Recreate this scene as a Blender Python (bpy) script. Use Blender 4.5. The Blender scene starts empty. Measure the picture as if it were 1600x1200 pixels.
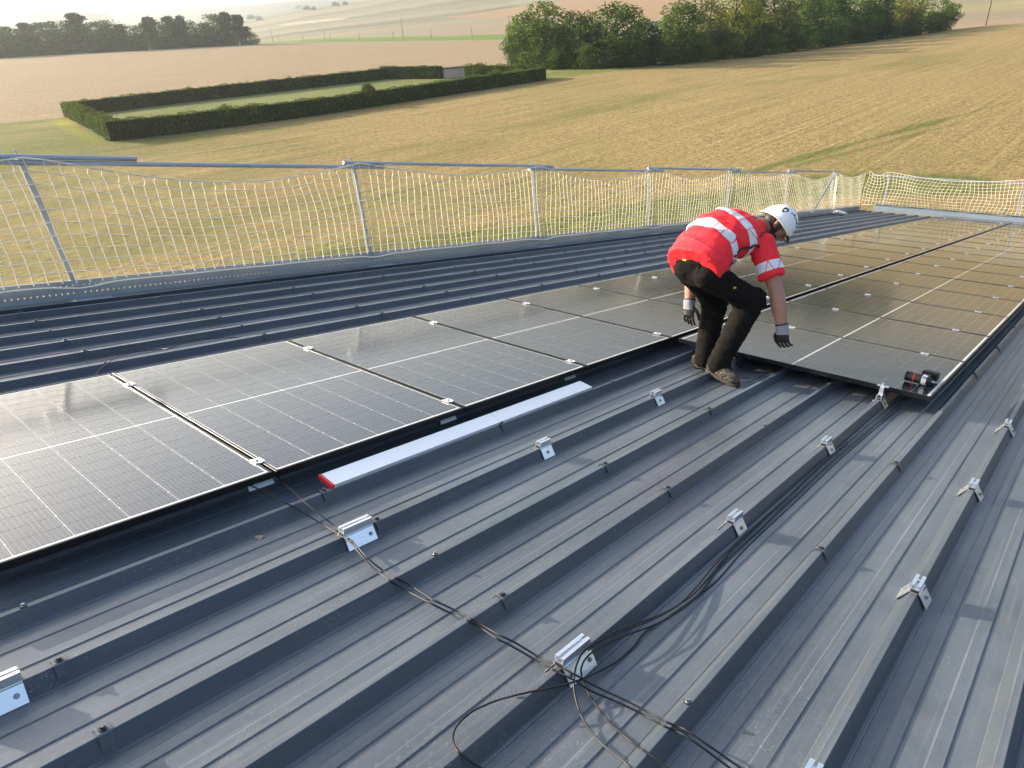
import bpy, bmesh, math, random
import numpy as np
from mathutils import Vector, Matrix
R_ = math.radians
random.seed(7)
rng = np.random.default_rng(7)
SC = bpy.context.scene
COL = SC.collection

# ------------------------------------------------------------------ camera
cam_d = bpy.data.cameras.new('camera')
cam = bpy.data.objects.new('camera', cam_d)
COL.objects.link(cam)
cam_d.sensor_fit = 'HORIZONTAL'
cam_d.sensor_width = 36.0
cam_d.lens = 24.385
cam_d.clip_start = 0.05
cam_d.clip_end = 20000
CR = Matrix(((0.7493, 0.2752, -0.6024), (0.6609, -0.3688, 0.6536), (-0.0423, -0.8878, -0.4582)))
m3 = Matrix((CR.col[0], -CR.col[1], -CR.col[2])).transposed()
cam.matrix_world = Matrix.Translation((0, 0, 10)) @ m3.to_4x4()
SC.camera = cam

# ------------------------------------------------------------------ light
SUN_EL, SUN_AZ = 20.0, -109.8          # azimuth from +Y towards +X
w = bpy.data.worlds.new('World')
SC.world = w
w.use_nodes = True
wn = w.node_tree.nodes
bg = wn['Background']
sky = wn.new('ShaderNodeTexSky')
sky.sky_type = 'NISHITA'
sky.sun_disc = False
sky.sun_elevation = R_(SUN_EL)
sky.sun_rotation = R_(SUN_AZ)
sky.altitude = 120
sky.air_density = 1.0
sky.dust_density = 5.0
sky.ozone_density = 1.0
w.node_tree.links.new(sky.outputs[0], bg.inputs[0])
bg.inputs[1].default_value = 0.15
sd = bpy.data.lights.new('sun', 'SUN')
sun = bpy.data.objects.new('sun', sd)
COL.objects.link(sun)
sd.energy = 5.0
sd.angle = R_(0.53)
sd.color = (1.0, 0.87, 0.68)
sv = Vector((math.sin(R_(SUN_AZ)) * math.cos(R_(SUN_EL)), math.cos(R_(SUN_AZ)) * math.cos(R_(SUN_EL)), math.sin(R_(SUN_EL))))
sun.rotation_euler = sv.to_track_quat('Z', 'Y').to_euler()
SC.view_settings.view_transform = 'Standard'
SC.view_settings.look = 'None'
SC.view_settings.gamma = 1
SC.view_settings.use_curve_mapping = False
SC.view_settings.exposure = 1.35

# ------------------------------------------------------------------ frames
RR = Vector((0.9996, 0.0048, 0.0281)); RU = Vector((0.0, 0.9859, -0.1674)); RN = Vector((-0.0285, 0.1674, 0.9855))
RR = RR.normalized(); RN = (RN - RR * RN.dot(RR)).normalized(); RU = RN.cross(RR)
ROOF = Matrix((RR, RU, RN)).transposed().to_4x4()
ROOF.translation = Vector((0.0426, -0.2506, 8.5247))
UPR = ROOF.to_3x3().inverted() @ Vector((0, 0, 1))       # plumb, in roof coordinates
T = Matrix.Translation
def rp(a, b, c): return ROOF @ Vector((a, b, c))

# ------------------------------------------------------------------ helpers
def mesh_np(name, V, F, mats=None, smooth=False):
    """V (n,3); F (m,k) uniform polygons"""
    V = np.asarray(V, np.float32); F = np.asarray(F, np.int32)
    me = bpy.data.meshes.new(name)
    me.vertices.add(len(V)); me.vertices.foreach_set('co', V.ravel())
    k = F.shape[1]
    me.loops.add(F.size); me.loops.foreach_set('vertex_index', F.ravel())
    me.polygons.add(len(F))
    me.polygons.foreach_set('loop_start', np.arange(0, F.size, k, dtype=np.int32))
    me.polygons.foreach_set('loop_total', np.full(len(F), k, np.int32))
    me.polygons.foreach_set('use_smooth', np.full(len(F), bool(smooth)))
    me.update(calc_edges=True)
    for m in (mats or []): me.materials.append(m)
    return me
def obj(name, me, parent=None, mat=None, M=None):
    o = bpy.data.objects.new(name, me); COL.objects.link(o)
    if mat is not None and not me.materials: me.materials.append(mat)
    if parent: o.parent = parent
    if M is not None:
        if parent: o.matrix_local = M
        else: o.matrix_world = M
    return o
def tag(o, label=None, cat=None, group=None, kind=None):
    if label: o['label'] = label
    if cat: o['category'] = cat
    if group: o['group'] = group
    if kind: o['kind'] = kind
    return o
def thing(name, M, label, cat, group=None):
    e = bpy.data.objects.new(name, None); COL.objects.link(e); e.matrix_world = M; e.empty_display_size = .1
    return tag(e, label, cat, group)
class MB:
    """collects polygons for one mesh"""
    def __init__(s): s.v = []; s.f = []; s.mi = []; s.cur = 0; s.sm = []
    def add(s, vs, fs, smooth=False):
        n = len(s.v); s.v += [tuple(v) for v in vs]
        for f in fs: s.f.append(tuple(n + i for i in f)); s.mi.append(s.cur); s.sm.append(smooth)
    def box(s, x0, y0, z0, x1, y1, z1, M=None):
        vs = [Vector(p) for p in ((x0,y0,z0),(x1,y0,z0),(x1,y1,z0),(x0,y1,z0),(x0,y0,z1),(x1,y0,z1),(x1,y1,z1),(x0,y1,z1))]
        if M is not None: vs = [M @ v for v in vs]
        s.add(vs, [(0,3,2,1),(4,5,6,7),(0,1,5,4),(1,2,6,5),(2,3,7,6),(3,0,4,7)])
    def tube(s, pts, r, n=8, cap=True, smooth=True):
        pts = [Vector(p) for p in pts]; rings = []; rr = r if hasattr(r, '__len__') else [r] * len(pts)
        t0 = (pts[1] - pts[0]).normalized()
        u = t0.orthogonal().normalized()
        vs = []
        for i, p in enumerate(pts):
            t = (pts[min(i+1, len(pts)-1)] - pts[max(i-1, 0)]).normalized()
            u = (u - t * u.dot(t)).normalized(); v = t.cross(u)
            for k in range(n):
                a = 2*math.pi*k/n; vs.append(p + (u*math.cos(a) + v*math.sin(a)) * rr[i])
        fs = []
        for i in range(len(pts)-1):
            for k in range(n): fs.append((i*n+k, i*n+(k+1)%n, (i+1)*n+(k+1)%n, (i+1)*n+k))
        s.add(vs, fs, smooth)
        if cap:
            s.add(vs[:n], [tuple(range(n-1,-1,-1))]); s.add(vs[-n:], [tuple(range(n))])
    def prism(s, prof, y0, y1, M=None, caps=True):
        """profile in xz extruded along y"""
        n = len(prof); vs = [Vector((x, y0, z)) for x, z in prof] + [Vector((x, y1, z)) for x, z in prof]
        if M is not None: vs = [M @ v for v in vs]
        s.add(vs, [(i, (i+1)%n, n+(i+1)%n, n+i) for i in range(n)] + ([tuple(range(n-1,-1,-1)), tuple(range(n,2*n))] if caps else []))
    def mesh(s, name, *mats):
        me = bpy.data.meshes.new(name); me.from_pydata(s.v, [], s.f)
        me.polygons.foreach_set('use_smooth', s.sm)
        for m in mats: me.materials.append(m)
        if len(mats) > 1: me.polygons.foreach_set('material_index', s.mi)
        me.update()
        return me
    def build(s, name, parent, *mats, M=None):
        return obj(name, s.mesh(name, *mats), parent, M=M)
def copy_tree(o, parent=None):
    c = o.copy(); COL.objects.link(c)
    if parent: c.parent = parent
    for ch in o.children: copy_tree(ch, c)
    return c

# ------------------------------------------------------------------ materials
def mat(name, col=(.5,.5,.5), rough=.5, metal=0., spec=.5, **kw):
    m = bpy.data.materials.new(name); m.use_nodes = True
    b = m.node_tree.nodes['Principled BSDF']
    b.inputs['Base Color'].default_value = (*col, 1); b.inputs['Roughness'].default_value = rough
    b.inputs['Metallic'].default_value = metal; b.inputs['Specular IOR Level'].default_value = spec
    for k, v in kw.items(): b.inputs[k.replace('_', ' ')].default_value = v
    return m
class NT:
    def __init__(s, m): s.m = m; s.t = m.node_tree; s.b = s.t.nodes['Principled BSDF']; s.out = s.t.nodes['Material Output']
    def n(s, typ, **kw):
        x = s.t.nodes.new('ShaderNode' + typ)
        for k, v in kw.items(): setattr(x, k, v)
        return x
    def l(s, a, b): s.t.links.new(a, b)
    def coord(s, scale=(1,1,1), obj_=True):
        tc = s.n('TexCoord'); mp = s.n('Mapping'); s.l(tc.outputs['Object' if obj_ else 'Generated'], mp.inputs[0]); mp.inputs['Scale'].default_value = scale
        return mp.outputs[0]
    def world(s, scale=(1,1,1), rot=(0,0,0)):
        tc = s.n('NewGeometry'); mp = s.n('Mapping'); s.l(tc.outputs['Position'], mp.inputs[0]); mp.inputs['Scale'].default_value = scale; mp.inputs['Rotation'].default_value = rot
        return mp.outputs[0]
    def noise(s, vec, scale, detail=4, rough=.55, dist=0):
        x = s.n('TexNoise'); x.inputs['Scale'].default_value = scale; x.inputs['Detail'].default_value = detail; x.inputs['Roughness'].default_value = rough; x.inputs['Distortion'].default_value = dist
        if vec is not None: s.l(vec, x.inputs['Vector'])
        return x.outputs['Fac']
    def ramp(s, fac, *stops):
        x = s.n('ValToRGB'); r = x.color_ramp
        while len(r.elements) < len(stops): r.elements.new(.5)
        for e, (p, c) in zip(r.elements, stops): e.position = p; e.color = (*c, 1) if hasattr(c, '__len__') else (c, c, c, 1)
        s.l(fac, x.inputs[0]); return x.outputs[0]
    def mix(s, f, a, b, mode='MIX'):
        x = s.n('Mix', data_type='RGBA', blend_type=mode)
        for sock, v in ((x.inputs[0], f), (x.inputs[6], a), (x.inputs[7], b)):
            if hasattr(v, 'is_linked') or hasattr(v, 'links'): s.l(v, sock)
            elif hasattr(v, '__len__'): sock.default_value = (*v, 1)
            else: sock.default_value = v
        return x.outputs[2]
    def math(s, op, a, b=None, c=None):
        x = s.n('Math', operation=op)
        for i, v in enumerate((a, b, c)):
            if v is None: continue
            if hasattr(v, 'links'): s.l(v, x.inputs[i])
            else: x.inputs[i].default_value = v
        return x.outputs[0]
    def bump(s, h, strength=.3, dist=.01):
        x = s.n('Bump'); x.inputs['Strength'].default_value = strength; x.inputs['Distance'].default_value = dist
        s.l(h, x.inputs['Height']); s.l(x.outputs[0], s.b.inputs['Normal'])
    def base(s, c): s.l(c, s.b.inputs['Base Color'])
    def rough(s, c): s.l(c, s.b.inputs['Roughness'])

# painted roof steel: anthracite, dusty on the flats, rib sides darkened as painted shade, water-drop stains
M_roof = mat('roof_paint', (.07,.08,.09), .35, 0, .38)
t = NT(M_roof); v = t.coord()
big = t.noise(t.coord((1.2,.35,1)), 2.2, 5, .6)
fine = t.noise(v, 46, 3, .6)
vor = t.n('TexVoronoi'); vor.inputs['Scale'].default_value = 75; vn = t.n('VectorMath', operation='ADD'); nn_ = t.n('TexNoise'); nn_.inputs['Scale'].default_value = 55; t.l(t.coord((1,.6,1)), vn.inputs[0]); vs_ = t.n('VectorMath', operation='SCALE'); vs_.inputs['Scale'].default_value = .03; t.l(v, nn_.inputs['Vector']); t.l(nn_.outputs['Color'], vs_.inputs[0]); t.l(vs_.outputs[0], vn.inputs[1]); t.l(vn.outputs[0], vor.inputs['Vector'])
spots = t.ramp(vor.outputs['Distance'], (.10, 1), (.26, 0))
patch = t.ramp(t.noise(t.coord((1,.5,1)), 3.1, 3, .6), (.47, 0), (.62, 1))
dust = t.ramp(big, (.3, 0), (.72, 1))
dots = t.math('MULTIPLY', spots, t.math('MULTIPLY', patch, .45))
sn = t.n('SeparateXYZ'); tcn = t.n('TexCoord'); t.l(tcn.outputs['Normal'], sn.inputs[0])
flat = t.ramp(sn.outputs[2], (.45, .25), (.97, 1))  # steep rib webs get a darker base: their shade is put into the colour
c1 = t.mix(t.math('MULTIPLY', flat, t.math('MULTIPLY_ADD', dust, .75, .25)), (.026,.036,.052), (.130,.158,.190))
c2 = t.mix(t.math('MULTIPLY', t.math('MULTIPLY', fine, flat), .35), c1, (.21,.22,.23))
c3 = t.mix(dots, c2, (.32,.32,.31))
strk = t.ramp(t.noise(t.coord((60,1.1,1)), 1.0, 4, .6), (.52, 0), (.7, 1))
c3 = t.mix(t.math('MULTIPLY', strk, t.math('MULTIPLY', flat, .30)), c3, (.24,.25,.255))
wv = t.n('TexWave', wave_type='BANDS', bands_direction='DIAGONAL'); wv.inputs['Scale'].default_value = 42; wv.inputs['Distortion'].default_value = 5; wv.inputs['Detail'].default_value = 3; t.l(v, wv.inputs['Vector'])
boot = t.ramp(t.noise(t.coord((1,.55,1)), 6.3, 2, .4), (.60, 0), (.66, 1))
c3 = t.mix(t.math('MULTIPLY', t.math('MULTIPLY', t.ramp(wv.outputs['Fac'], (.45,0), (.6,1)), boot), t.math('MULTIPLY', flat, .16)), c3, (.27,.265,.25))
smud = t.ramp(t.noise(t.coord((1,.7,1)), 4.7, 4, .6), (.60, 0), (.72, 1))
c3 = t.mix(t.math('MULTIPLY', smud, t.math('MULTIPLY', flat, .35)), c3, (.07,.08,.09))
t.base(c3)
t.rough(t.math('ADD', t.math('MULTIPLY', dust, .14), t.math('ADD', t.math('MULTIPLY', dots, .3), .27)))
t.bump(t.noise(t.coord((1,.25,1)), 7, 2, .5), .07, .01)

M_alu = mat('mill_aluminium', (.86,.88,.9), .32, .92)
M_alub = mat('brushed_aluminium', (.88,.9,.93), .3, .9)
M_galv = mat('galvanised_steel', (.42,.46,.51), .42, .75)
t = NT(M_galv); nz = t.noise(t.coord(), 60, 4); t.base(t.mix(nz, (.32,.36,.42), (.52,.56,.6))); t.rough(t.ramp(nz, (.3,.34),(.7,.5)))
M_board = mat('galvanised_board', (.16,.2,.24), .45, .35)
t = NT(M_board); nz = t.noise(t.coord((1,.3,1)), 9, 5, .65); t.base(t.mix(nz, (.19,.23,.275), (.29,.335,.385)))
M_cord = mat('net_cord', (.84,.79,.66), .7, 0, .3, Subsurface_Weight=.6, Subsurface_Radius=(.01,.01,.008))
M_black = mat('black_rubber', (.012,.012,.013), .55)
M_screw = mat('screw_steel', (.3,.31,.33), .4, .8)
M_saddle = mat('saddle_paint', (.12,.13,.14), .4, .2)
M_cable = mat('cable_sheath', (.012,.012,.013), .42, 0, .35)
M_frame = mat('black_anodised', (.02,.021,.024), .3, .6)
M_red = mat('red_plastic', (.62,.02,.03), .4)

def cell_mat(name, busbars):
    m = mat(name, (.012,.015,.022), .12, 0, .5, IOR=1.6, Coat_Weight=.5, Coat_Roughness=.11); t = NT(m)
    pos = t.coord()
    if busbars:
        sp = t.n('SeparateXYZ'); t.l(pos, sp.inputs[0])
        fr = t.math('FRACT', t.math('MULTIPLY', sp.outputs[1], 10/.1823))
        d = t.math('ABSOLUTE', t.math('SUBTRACT', fr, .5))
        line = t.math('LESS_THAN', d, .06)
        t.base(t.mix(line, (.012,.015,.023), (.11,.12,.13)))
    t.rough(t.ramp(t.noise(t.world((1,1,1)), 2.5, 3), (.3,.10),(.75,.14)))
    return m
M_cell = cell_mat('solar_cell', True)
M_back = mat('white_backsheet', (.66,.67,.66), .11)

# ------------------------------------------------------------------ terrain
CTL = np.array([[-3.1416,6.0,0.0],[-3.1416,14.0,0.0],[-3.1416,28.0,0.1],[-2.7925,6.0,0.0],[-2.7925,14.0,0.0],[-2.7925,28.0,0.1],[-2.4435,6.0,0.0],[-2.4435,14.0,0.0],[-2.4435,28.0,0.1],[-2.0944,6.0,0.0],[-2.0944,14.0,0.0],[-2.0944,28.0,0.1],[-1.7453,6.0,0.0],[-1.7453,14.0,0.0],[-1.7453,28.0,0.1],[-1.3963,6.0,0.0],[-1.3963,14.0,0.0],[-1.3963,28.0,0.1],[-1.0472,6.0,0.0],[-1.0472,14.0,0.0],[-1.0472,28.0,0.1],[-0.6981,6.0,0.0],[-0.6981,14.0,0.0],[-0.6981,28.0,0.1],[-0.3491,6.0,0.0],[-0.3491,14.0,0.0],[-0.3491,28.0,0.1],[0.0,6.0,0.0],[0.0,14.0,0.0],[0.0,28.0,0.1],[0.3491,6.0,0.0],[0.3491,14.0,0.0],[0.3491,28.0,0.1],[0.6981,6.0,0.0],[0.6981,14.0,0.0],[0.6981,28.0,0.1],[1.0472,6.0,0.0],[1.0472,14.0,0.0],[1.0472,28.0,0.1],[1.3963,6.0,0.0],[1.3963,14.0,0.0],[1.3963,28.0,0.1],[1.7453,6.0,0.0],[1.7453,14.0,0.0],[1.7453,28.0,0.1],[2.0944,6.0,0.0],[2.0944,14.0,0.0],[2.0944,28.0,0.1],[2.4435,6.0,0.0],[2.4435,14.0,0.0],[2.4435,28.0,0.1],[2.7925,6.0,0.0],[2.7925,14.0,0.0],[2.7925,28.0,0.1],[-1.2317,79.5,1.84],[-0.6799,119.3,2.21],[-1.268,112.1,1.87],[-0.9809,90.3,1.62],[-0.612,135.8,2.77],[-0.4029,193.8,2.06],[-0.2971,232.3,2.62],[-0.2048,275.3,3.65],[-0.4019,50.0,0.86],[-0.1249,88.0,1.57],[-0.178,260.0,4.41],[-0.1434,262.0,4.68],[-1.3127,330.0,7.72],[-1.1864,345.0,7.78],[-1.0433,380.0,7.8],[-0.8875,340.0,6.35],[-0.7318,310.0,5.03],[-1.3335,112.0,1.98],[-1.3426,80.0,2.01],[-0.8056,450.0,6.2],[-0.7314,420.0,6.67],[-0.8868,520.0,7.07],[-0.7216,1100.0,42.08],[-0.7225,700.0,15.42],[-0.8852,800.0,15.86],[-0.8825,1300.0,47.13],[-1.0033,900.0,14.64],[-1.045,1700.0,48.77],[-0.976,1600.0,56.79],[-0.9133,1600.0,64.27],[-0.5617,850.0,28.74],[-0.5608,560.0,10.46],[-0.4842,760.0,23.97],[-0.2078,650.0,12.98],[-0.2048,420.0,6.13],[-0.1488,600.0,10.93],[-0.1455,400.0,5.29],[-0.7202,1600.0,112.13],[-0.4151,1300.0,89.34],[-0.1603,1200.0,68.38],[-0.4079,520.0,10.58],[-1.3011,3000.0,97.05],[-1.2596,3000.0,96.77],[-1.2108,2700.0,76.87],[-1.1569,3300.0,104.91],[-1.1071,3600.0,136.16],[-1.0646,3600.0,131.23],[-1.02,4000.0,155.04],[-0.9432,4200.0,185.95],[-1.4661,700.0,-4.0],[-1.309,700.0,-6.0],[-1.1868,750.0,-4.0],[-1.4661,1500.0,-12.0],[-1.309,1500.0,-14.0],[-1.1868,1800.0,-6.0],[-1.117,2400.0,10.0],[-1.5708,330.0,7.0],[-1.5708,3000.0,120.0],[-1.4661,5000.0,60.0],[-1.2217,5500.0,150.0],[-0.9599,5500.0,200.0],[-0.6981,3000.0,160.0],[-0.3491,2500.0,140.0],[-0.0349,2000.0,120.0],[-0.0349,600.0,25.0],[-0.0349,260.0,6.0],[-0.0349,90.0,1.5],[0.1745,100.0,0.5],[0.1745,400.0,2.0],[0.1745,1500.0,10.0],[0.1745,5000.0,40.0],[0.6109,100.0,0.5],[0.6109,400.0,2.0],[0.6109,1500.0,10.0],[0.6109,5000.0,40.0],[1.0472,100.0,0.5],[1.0472,400.0,2.0],[1.0472,1500.0,10.0],[1.0472,5000.0,40.0],[1.4835,100.0,0.5],[1.4835,400.0,2.0],[1.4835,1500.0,10.0],[1.4835,5000.0,40.0],[1.9199,100.0,0.5],[1.9199,400.0,2.0],[1.9199,1500.0,10.0],[1.9199,5000.0,40.0],[2.3562,100.0,0.5],[2.3562,400.0,2.0],[2.3562,1500.0,10.0],[2.3562,5000.0,40.0],[2.7925,100.0,0.5],[2.7925,400.0,2.0],[2.7925,1500.0,10.0],[2.7925,5000.0,40.0],[-2.9671,100.0,0.5],[-2.9671,400.0,2.0],[-2.9671,1500.0,10.0],[-2.9671,5000.0,40.0],[-2.618,100.0,0.5],[-2.618,400.0,2.0],[-2.618,1500.0,10.0],[-2.618,5000.0,40.0],[-2.2689,100.0,0.5],[-2.2689,400.0,2.0],[-2.2689,1500.0,10.0],[-2.2689,5000.0,40.0],[-1.9199,100.0,0.5],[-1.9199,400.0,2.0],[-1.9199,1500.0,10.0],[-1.9199,5000.0,40.0]])
def feat(az, r): return np.stack([3*np.sin(az), 3*np.cos(az), 1.6*np.log(r)], -1)
def ker(A, B): return np.sqrt(((A[:, None] - B[None])**2).sum(-1) + 1e-6)
_K = feat(CTL[:,0], CTL[:,1]); _n = len(_K); _P = np.hstack([np.ones((_n,1)), _K])
_G = np.zeros((_n+4, _n+4)); _G[:_n,:_n] = ker(_K,_K); _G[:_n,_n:] = _P; _G[_n:,:_n] = _P.T
_W = np.linalg.solve(_G, np.r_[CTL[:,2]/CTL[:,1], 0,0,0,0])
def zt(x, y):
    x = np.atleast_1d(np.asarray(x, float)); y = np.atleast_1d(np.asarray(y, float)); out = np.empty(len(x))
    for i in range(0, len(x), 20000):
        xx, yy = x[i:i+20000], y[i:i+20000]; r = np.maximum(np.hypot(xx, yy), 6.)
        F = feat(np.arctan2(xx, yy), r)
        out[i:i+20000] = r*(ker(F,_K) @ _W[:_n] + np.hstack([np.ones((len(F),1)), F]) @ _W[_n:])
    return out
def z1(x, y): return float(zt(x, y)[0])

az = np.concatenate([np.arange(-180,-88,4), np.arange(-88,0,.16), np.arange(0,180,4)])
rad = np.concatenate([[3.,5.], np.exp(np.linspace(np.log(6), np.log(900), 400)), np.exp(np.linspace(np.log(910), np.log(7500), 90))])
A_, Rr = np.meshgrid(R_(1)*az, rad, indexing='ij')
X = Rr*np.sin(A_); Y = Rr*np.cos(A_)
# coarse evaluation for the height, refined by bilinear interpolation in log radius
Zs = zt(X[::2, ::2].ravel(), Y[::2, ::2].ravel()).reshape(X[::2, ::2].shape)
lr = np.log(rad)
Zr = np.array([np.interp(lr, lr[::2], row) for row in Zs])
Z = np.array([np.interp(np.arange(len(az)), np.arange(0, len(az), 2), Zr[:, j]) for j in range(len(rad))]).T
na, nr = X.shape
idx = np.arange(na*nr).reshape(na, nr); nx = np.roll(idx, -1, axis=0)
F = np.stack([idx[:, :-1], idx[:, 1:], nx[:, 1:], nx[:, :-1]], -1).reshape(-1, 4)
V = np.stack([X, Y, Z], -1).reshape(-1, 3)
x, y = V[:,0], V[:,1]
def sstep(e0, e1, v): t_ = np.clip((v-e0)/(e1-e0), 0, 1); return t_*t_*(3-2*t_)
def segd(px, py, pts):
    d = np.full(len(px), 1e9)
    for (x0,y0),(x1,y1) in zip(pts[:-1], pts[1:]):
        dx, dy = x1-x0, y1-y0; tt = np.clip(((px-x0)*dx+(py-y0)*dy)/(dx*dx+dy*dy), 0, 1)
        d = np.minimum(d, np.hypot(px-x0-tt*dx, py-y0-tt*dy))
    return d
def inpoly(px, py, poly):
    c = np.zeros(len(px), bool); n = len(poly)
    for i in range(n):
        x0,y0 = poly[i]; x1,y1 = poly[(i+1)%n]
        if y0 == y1: continue
        k = ((y0>py)!=(y1>py)) & (px < (x1-x0)*(py-y0)/(y1-y0)+x0); c ^= k
    return c
def wob(s, a, ph): return a*(np.sin(x/s+ph)+np.sin(y/s*1.3+2*ph)+np.sin((x+y)/s*.6+ph*3))/3
col = np.tile(np.array([.35,.262,.112]), (len(V),1))      # stubble
green = np.zeros(len(V))
def lay(mask, c):
    global col
    mask = mask[:, None]; col = col*(1-mask)+np.array(c)*mask
rowx = lambda yy: np.interp(yy, [-400,26,94,112,130,150,177,212,236,246,262,300,900,3000], [-150,-107.5,-107,-99,-75,-72,-72,-68,-60,-55,-37,0,420,1500])
# greener ground on the left half of the near field and by the building
green += .17*sstep(75,45,np.hypot(x,y)) + .55*sstep(-48,-80,x)*sstep(60,20,y) + .25*sstep(-10,-45,x)
green += .9*sstep(3.4,.8,segd(x,y,[(-27,20),(-21.5,30),(-19.5,36),(-15.5,43),(-12,46),(-8,48)])+wob(4,1.2,.4))
green += .7*sstep(.8,.2,segd(x,y,[(-20,44),(-19.4,45.6),(-17.3,57.5),(-14.2,72.6),(-11.1,88.5),(-6,115)])+wob(3,.35,0)) + .45*sstep(.6,.15,segd(x,y,[(-17.9,48),(-16,56.6),(-10.3,82.9),(-5,104)])+wob(3,.3,1))
green += .5*sstep(6,1,segd(x,y,[(-30,14),(-26,22)])+wob(5,2,2))
green += .55*sstep(10,0,segd(x,y,[(-34,120),(-20,170)])+wob(9,6,1))*0.5
pink = sstep(-1.0,1.0, rowx(y)-x+wob(7,.6,0))
lay(pink, (.36,.272,.17)); green *= (1-pink)
cr = np.array([(-319.6,70),(-322,110),(-318,140),(-326,165),(-322,182),(-345,196),(-264,215),(-209,236.5),(-150,262)])
# beyond the crest
beyond = sstep(0, 8, -(x - np.interp(y,[0,84,130,177,196,206,216,237,262,300],[-310,-319,-320,-321,-335,-300,-262,-208,-148,-60])))*((y<300)&(x<-40))
lay(beyond, (.36,.30,.19))
g2 = inpoly(x,y,[(-640,372),(-331,316),(-259,296),(-190,276),(-120,272),(-150,258),(-209,236.5),(-276,222),(-345,197),(-470,262)]).astype(float)
lay(g2, (.16,.26,.05))
hill = ((np.hypot(x,y)>330)&(np.hypot(x+300,y-300)>60)&~inpoly(x,y,[(-640,372),(-331,316),(-259,296),(-190,276),(-120,272),(-150,258),(-209,236.5),(-276,222),(-345,197),(-470,262)])).astype(float)*pink
lay(hill, (.34,.27,.17))
u = (x*.93-y*.37); band = np.sin(u/38+.4)+.6*np.sin(u/17+1.2+y/220)
faraway = sstep(-430,-640,x)*hill
lay(faraway*(.85), (.27,.25,.15)); lay(faraway*sstep(.3,.9,band)*.8, (.36,.31,.2)); lay(faraway*sstep(-.4,-1.1,band)*.7, (.17,.18,.09))
lay(faraway*sstep(14,6,segd(x,y,[(-760,440),(-655,510),(-600,580),(-640,720)]))*.8, (.15,.14,.09))
lay(sstep(22,16,segd(x,y,[(-1010,650),(-900,650)]))*.8*1.0, (.55,.48,.33))
lay(inpoly(x,y,[(-618,586),(-613,696),(-560,800),(-374,760),(-200,700),(-243,465),(-488,553)]).astype(float)*.9, (.42,.26,.13))
lay(((y>430)&(x>-260)).astype(float)*.9, (.36,.31,.15)); lay(((y>560)&(x>-330)).astype(float)*.7, (.30,.27,.16))
far = sstep(1700,2300,np.hypot(x,y)); lay(far*.8, (.16,.19,.12))
# grass in the enclosure, lawn by the trees, verges
lawn = inpoly(x,y,[(-106,33.4),(-75.5,26.5),(-75.5,92.6),(-105,86)]).astype(float)
lay(lawn*.9, (.20,.235,.085))
l2 = inpoly(x,y,[(-75,94.5),(-72.5,104),(-68.5,118),(-66.5,132),(-69,140),(-74,118),(-80,108.5),(-99,111),(-103,95)]).astype(float)
lay(l2*.85, (.25,.26,.07)); green += l2*.35
lay(sstep(1.2,.3,segd(x,y,[(-106.5,32.2),(-92,28.7),(-75.5,25.4)])+wob(3,.3,0))*.95, (.48,.43,.05))
green = np.clip(green, 0, 1)
ground_me = mesh_np('ground', V, F, smooth=True)
ca = ground_me.color_attributes.new('field_colour', 'FLOAT_COLOR', 'POINT')
ca.data.foreach_set('color', np.hstack([col, green[:, None]]).astype(np.float32).ravel())
M_ground = mat('field', (.3,.25,.1), .95, 0, .15)
t = NT(M_ground)
at = t.n('Attribute', attribute_name='field_colour')
p = t.world()
rows = t.noise(t.world((2.4,.02,0)), 1.0, 4, .7)
rows2 = t.noise(t.world((.35,.03,1)), 1.0, 4, .6)
mid = t.noise(t.world((.09,.05,.1)), 1.0, 5, .62)
clump = t.noise(t.world((1.5,.8,1)), 2.2, 5, .72)
tuft = t.noise(p, 9.0, 4, .75)
gm = t.math('ADD', at.outputs['Alpha'], t.math('ADD', t.math('MULTIPLY', t.math('SUBTRACT', mid, .5), 1.5), t.math('MULTIPLY', t.math('SUBTRACT', rows2, .5), .9)))
gm = t.math('ADD', gm, t.math('MULTIPLY', t.math('SUBTRACT', clump, .5), .8))
gfac = t.ramp(gm, (.22, 0), (.8, 1))
nearfade = t.n('MapRange'); cd = t.n('NewGeometry'); ln = t.n('VectorMath', operation='LENGTH'); t.l(cd.outputs['Position'], ln.inputs[0])
t.l(ln.outputs['Value'], nearfade.inputs['Value']); nearfade.inputs['From Min'].default_value = 110; nearfade.inputs['From Max'].default_value = 190; nearfade.inputs['To Min'].default_value = 1; nearfade.inputs['To Max'].default_value = .25
gf = t.math('MULTIPLY', gfac, nearfade.outputs[0])
c1 = t.mix(t.math('MULTIPLY', gf, .8), at.outputs['Color'], (.13,.165,.035))
br = t.ramp(tuft, (.22, .3), (.5, .92), (.78, 1.75))
br2 = t.ramp(clump, (.28, .52), (.72, 1.42))
br3 = t.ramp(rows, (.32, .78), (.68, 1.2))
c2 = t.mix(1.0, c1, br, 'MULTIPLY'); c3 = t.mix(1.0, c2, br2, 'MULTIPLY'); c4 = t.mix(1.0, c3, br3, 'MULTIPLY')
t.base(c4)
hh = t.math('ADD', t.math('MULTIPLY', tuft, .13), t.math('MULTIPLY', clump, .20))
hh = t.math('ADD', hh, t.math('MULTIPLY', rows, .05))
t.bump(hh, 1.0, 1.0)
ground = obj('ground', ground_me, mat=M_ground); tag(ground, kind='structure')

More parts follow.
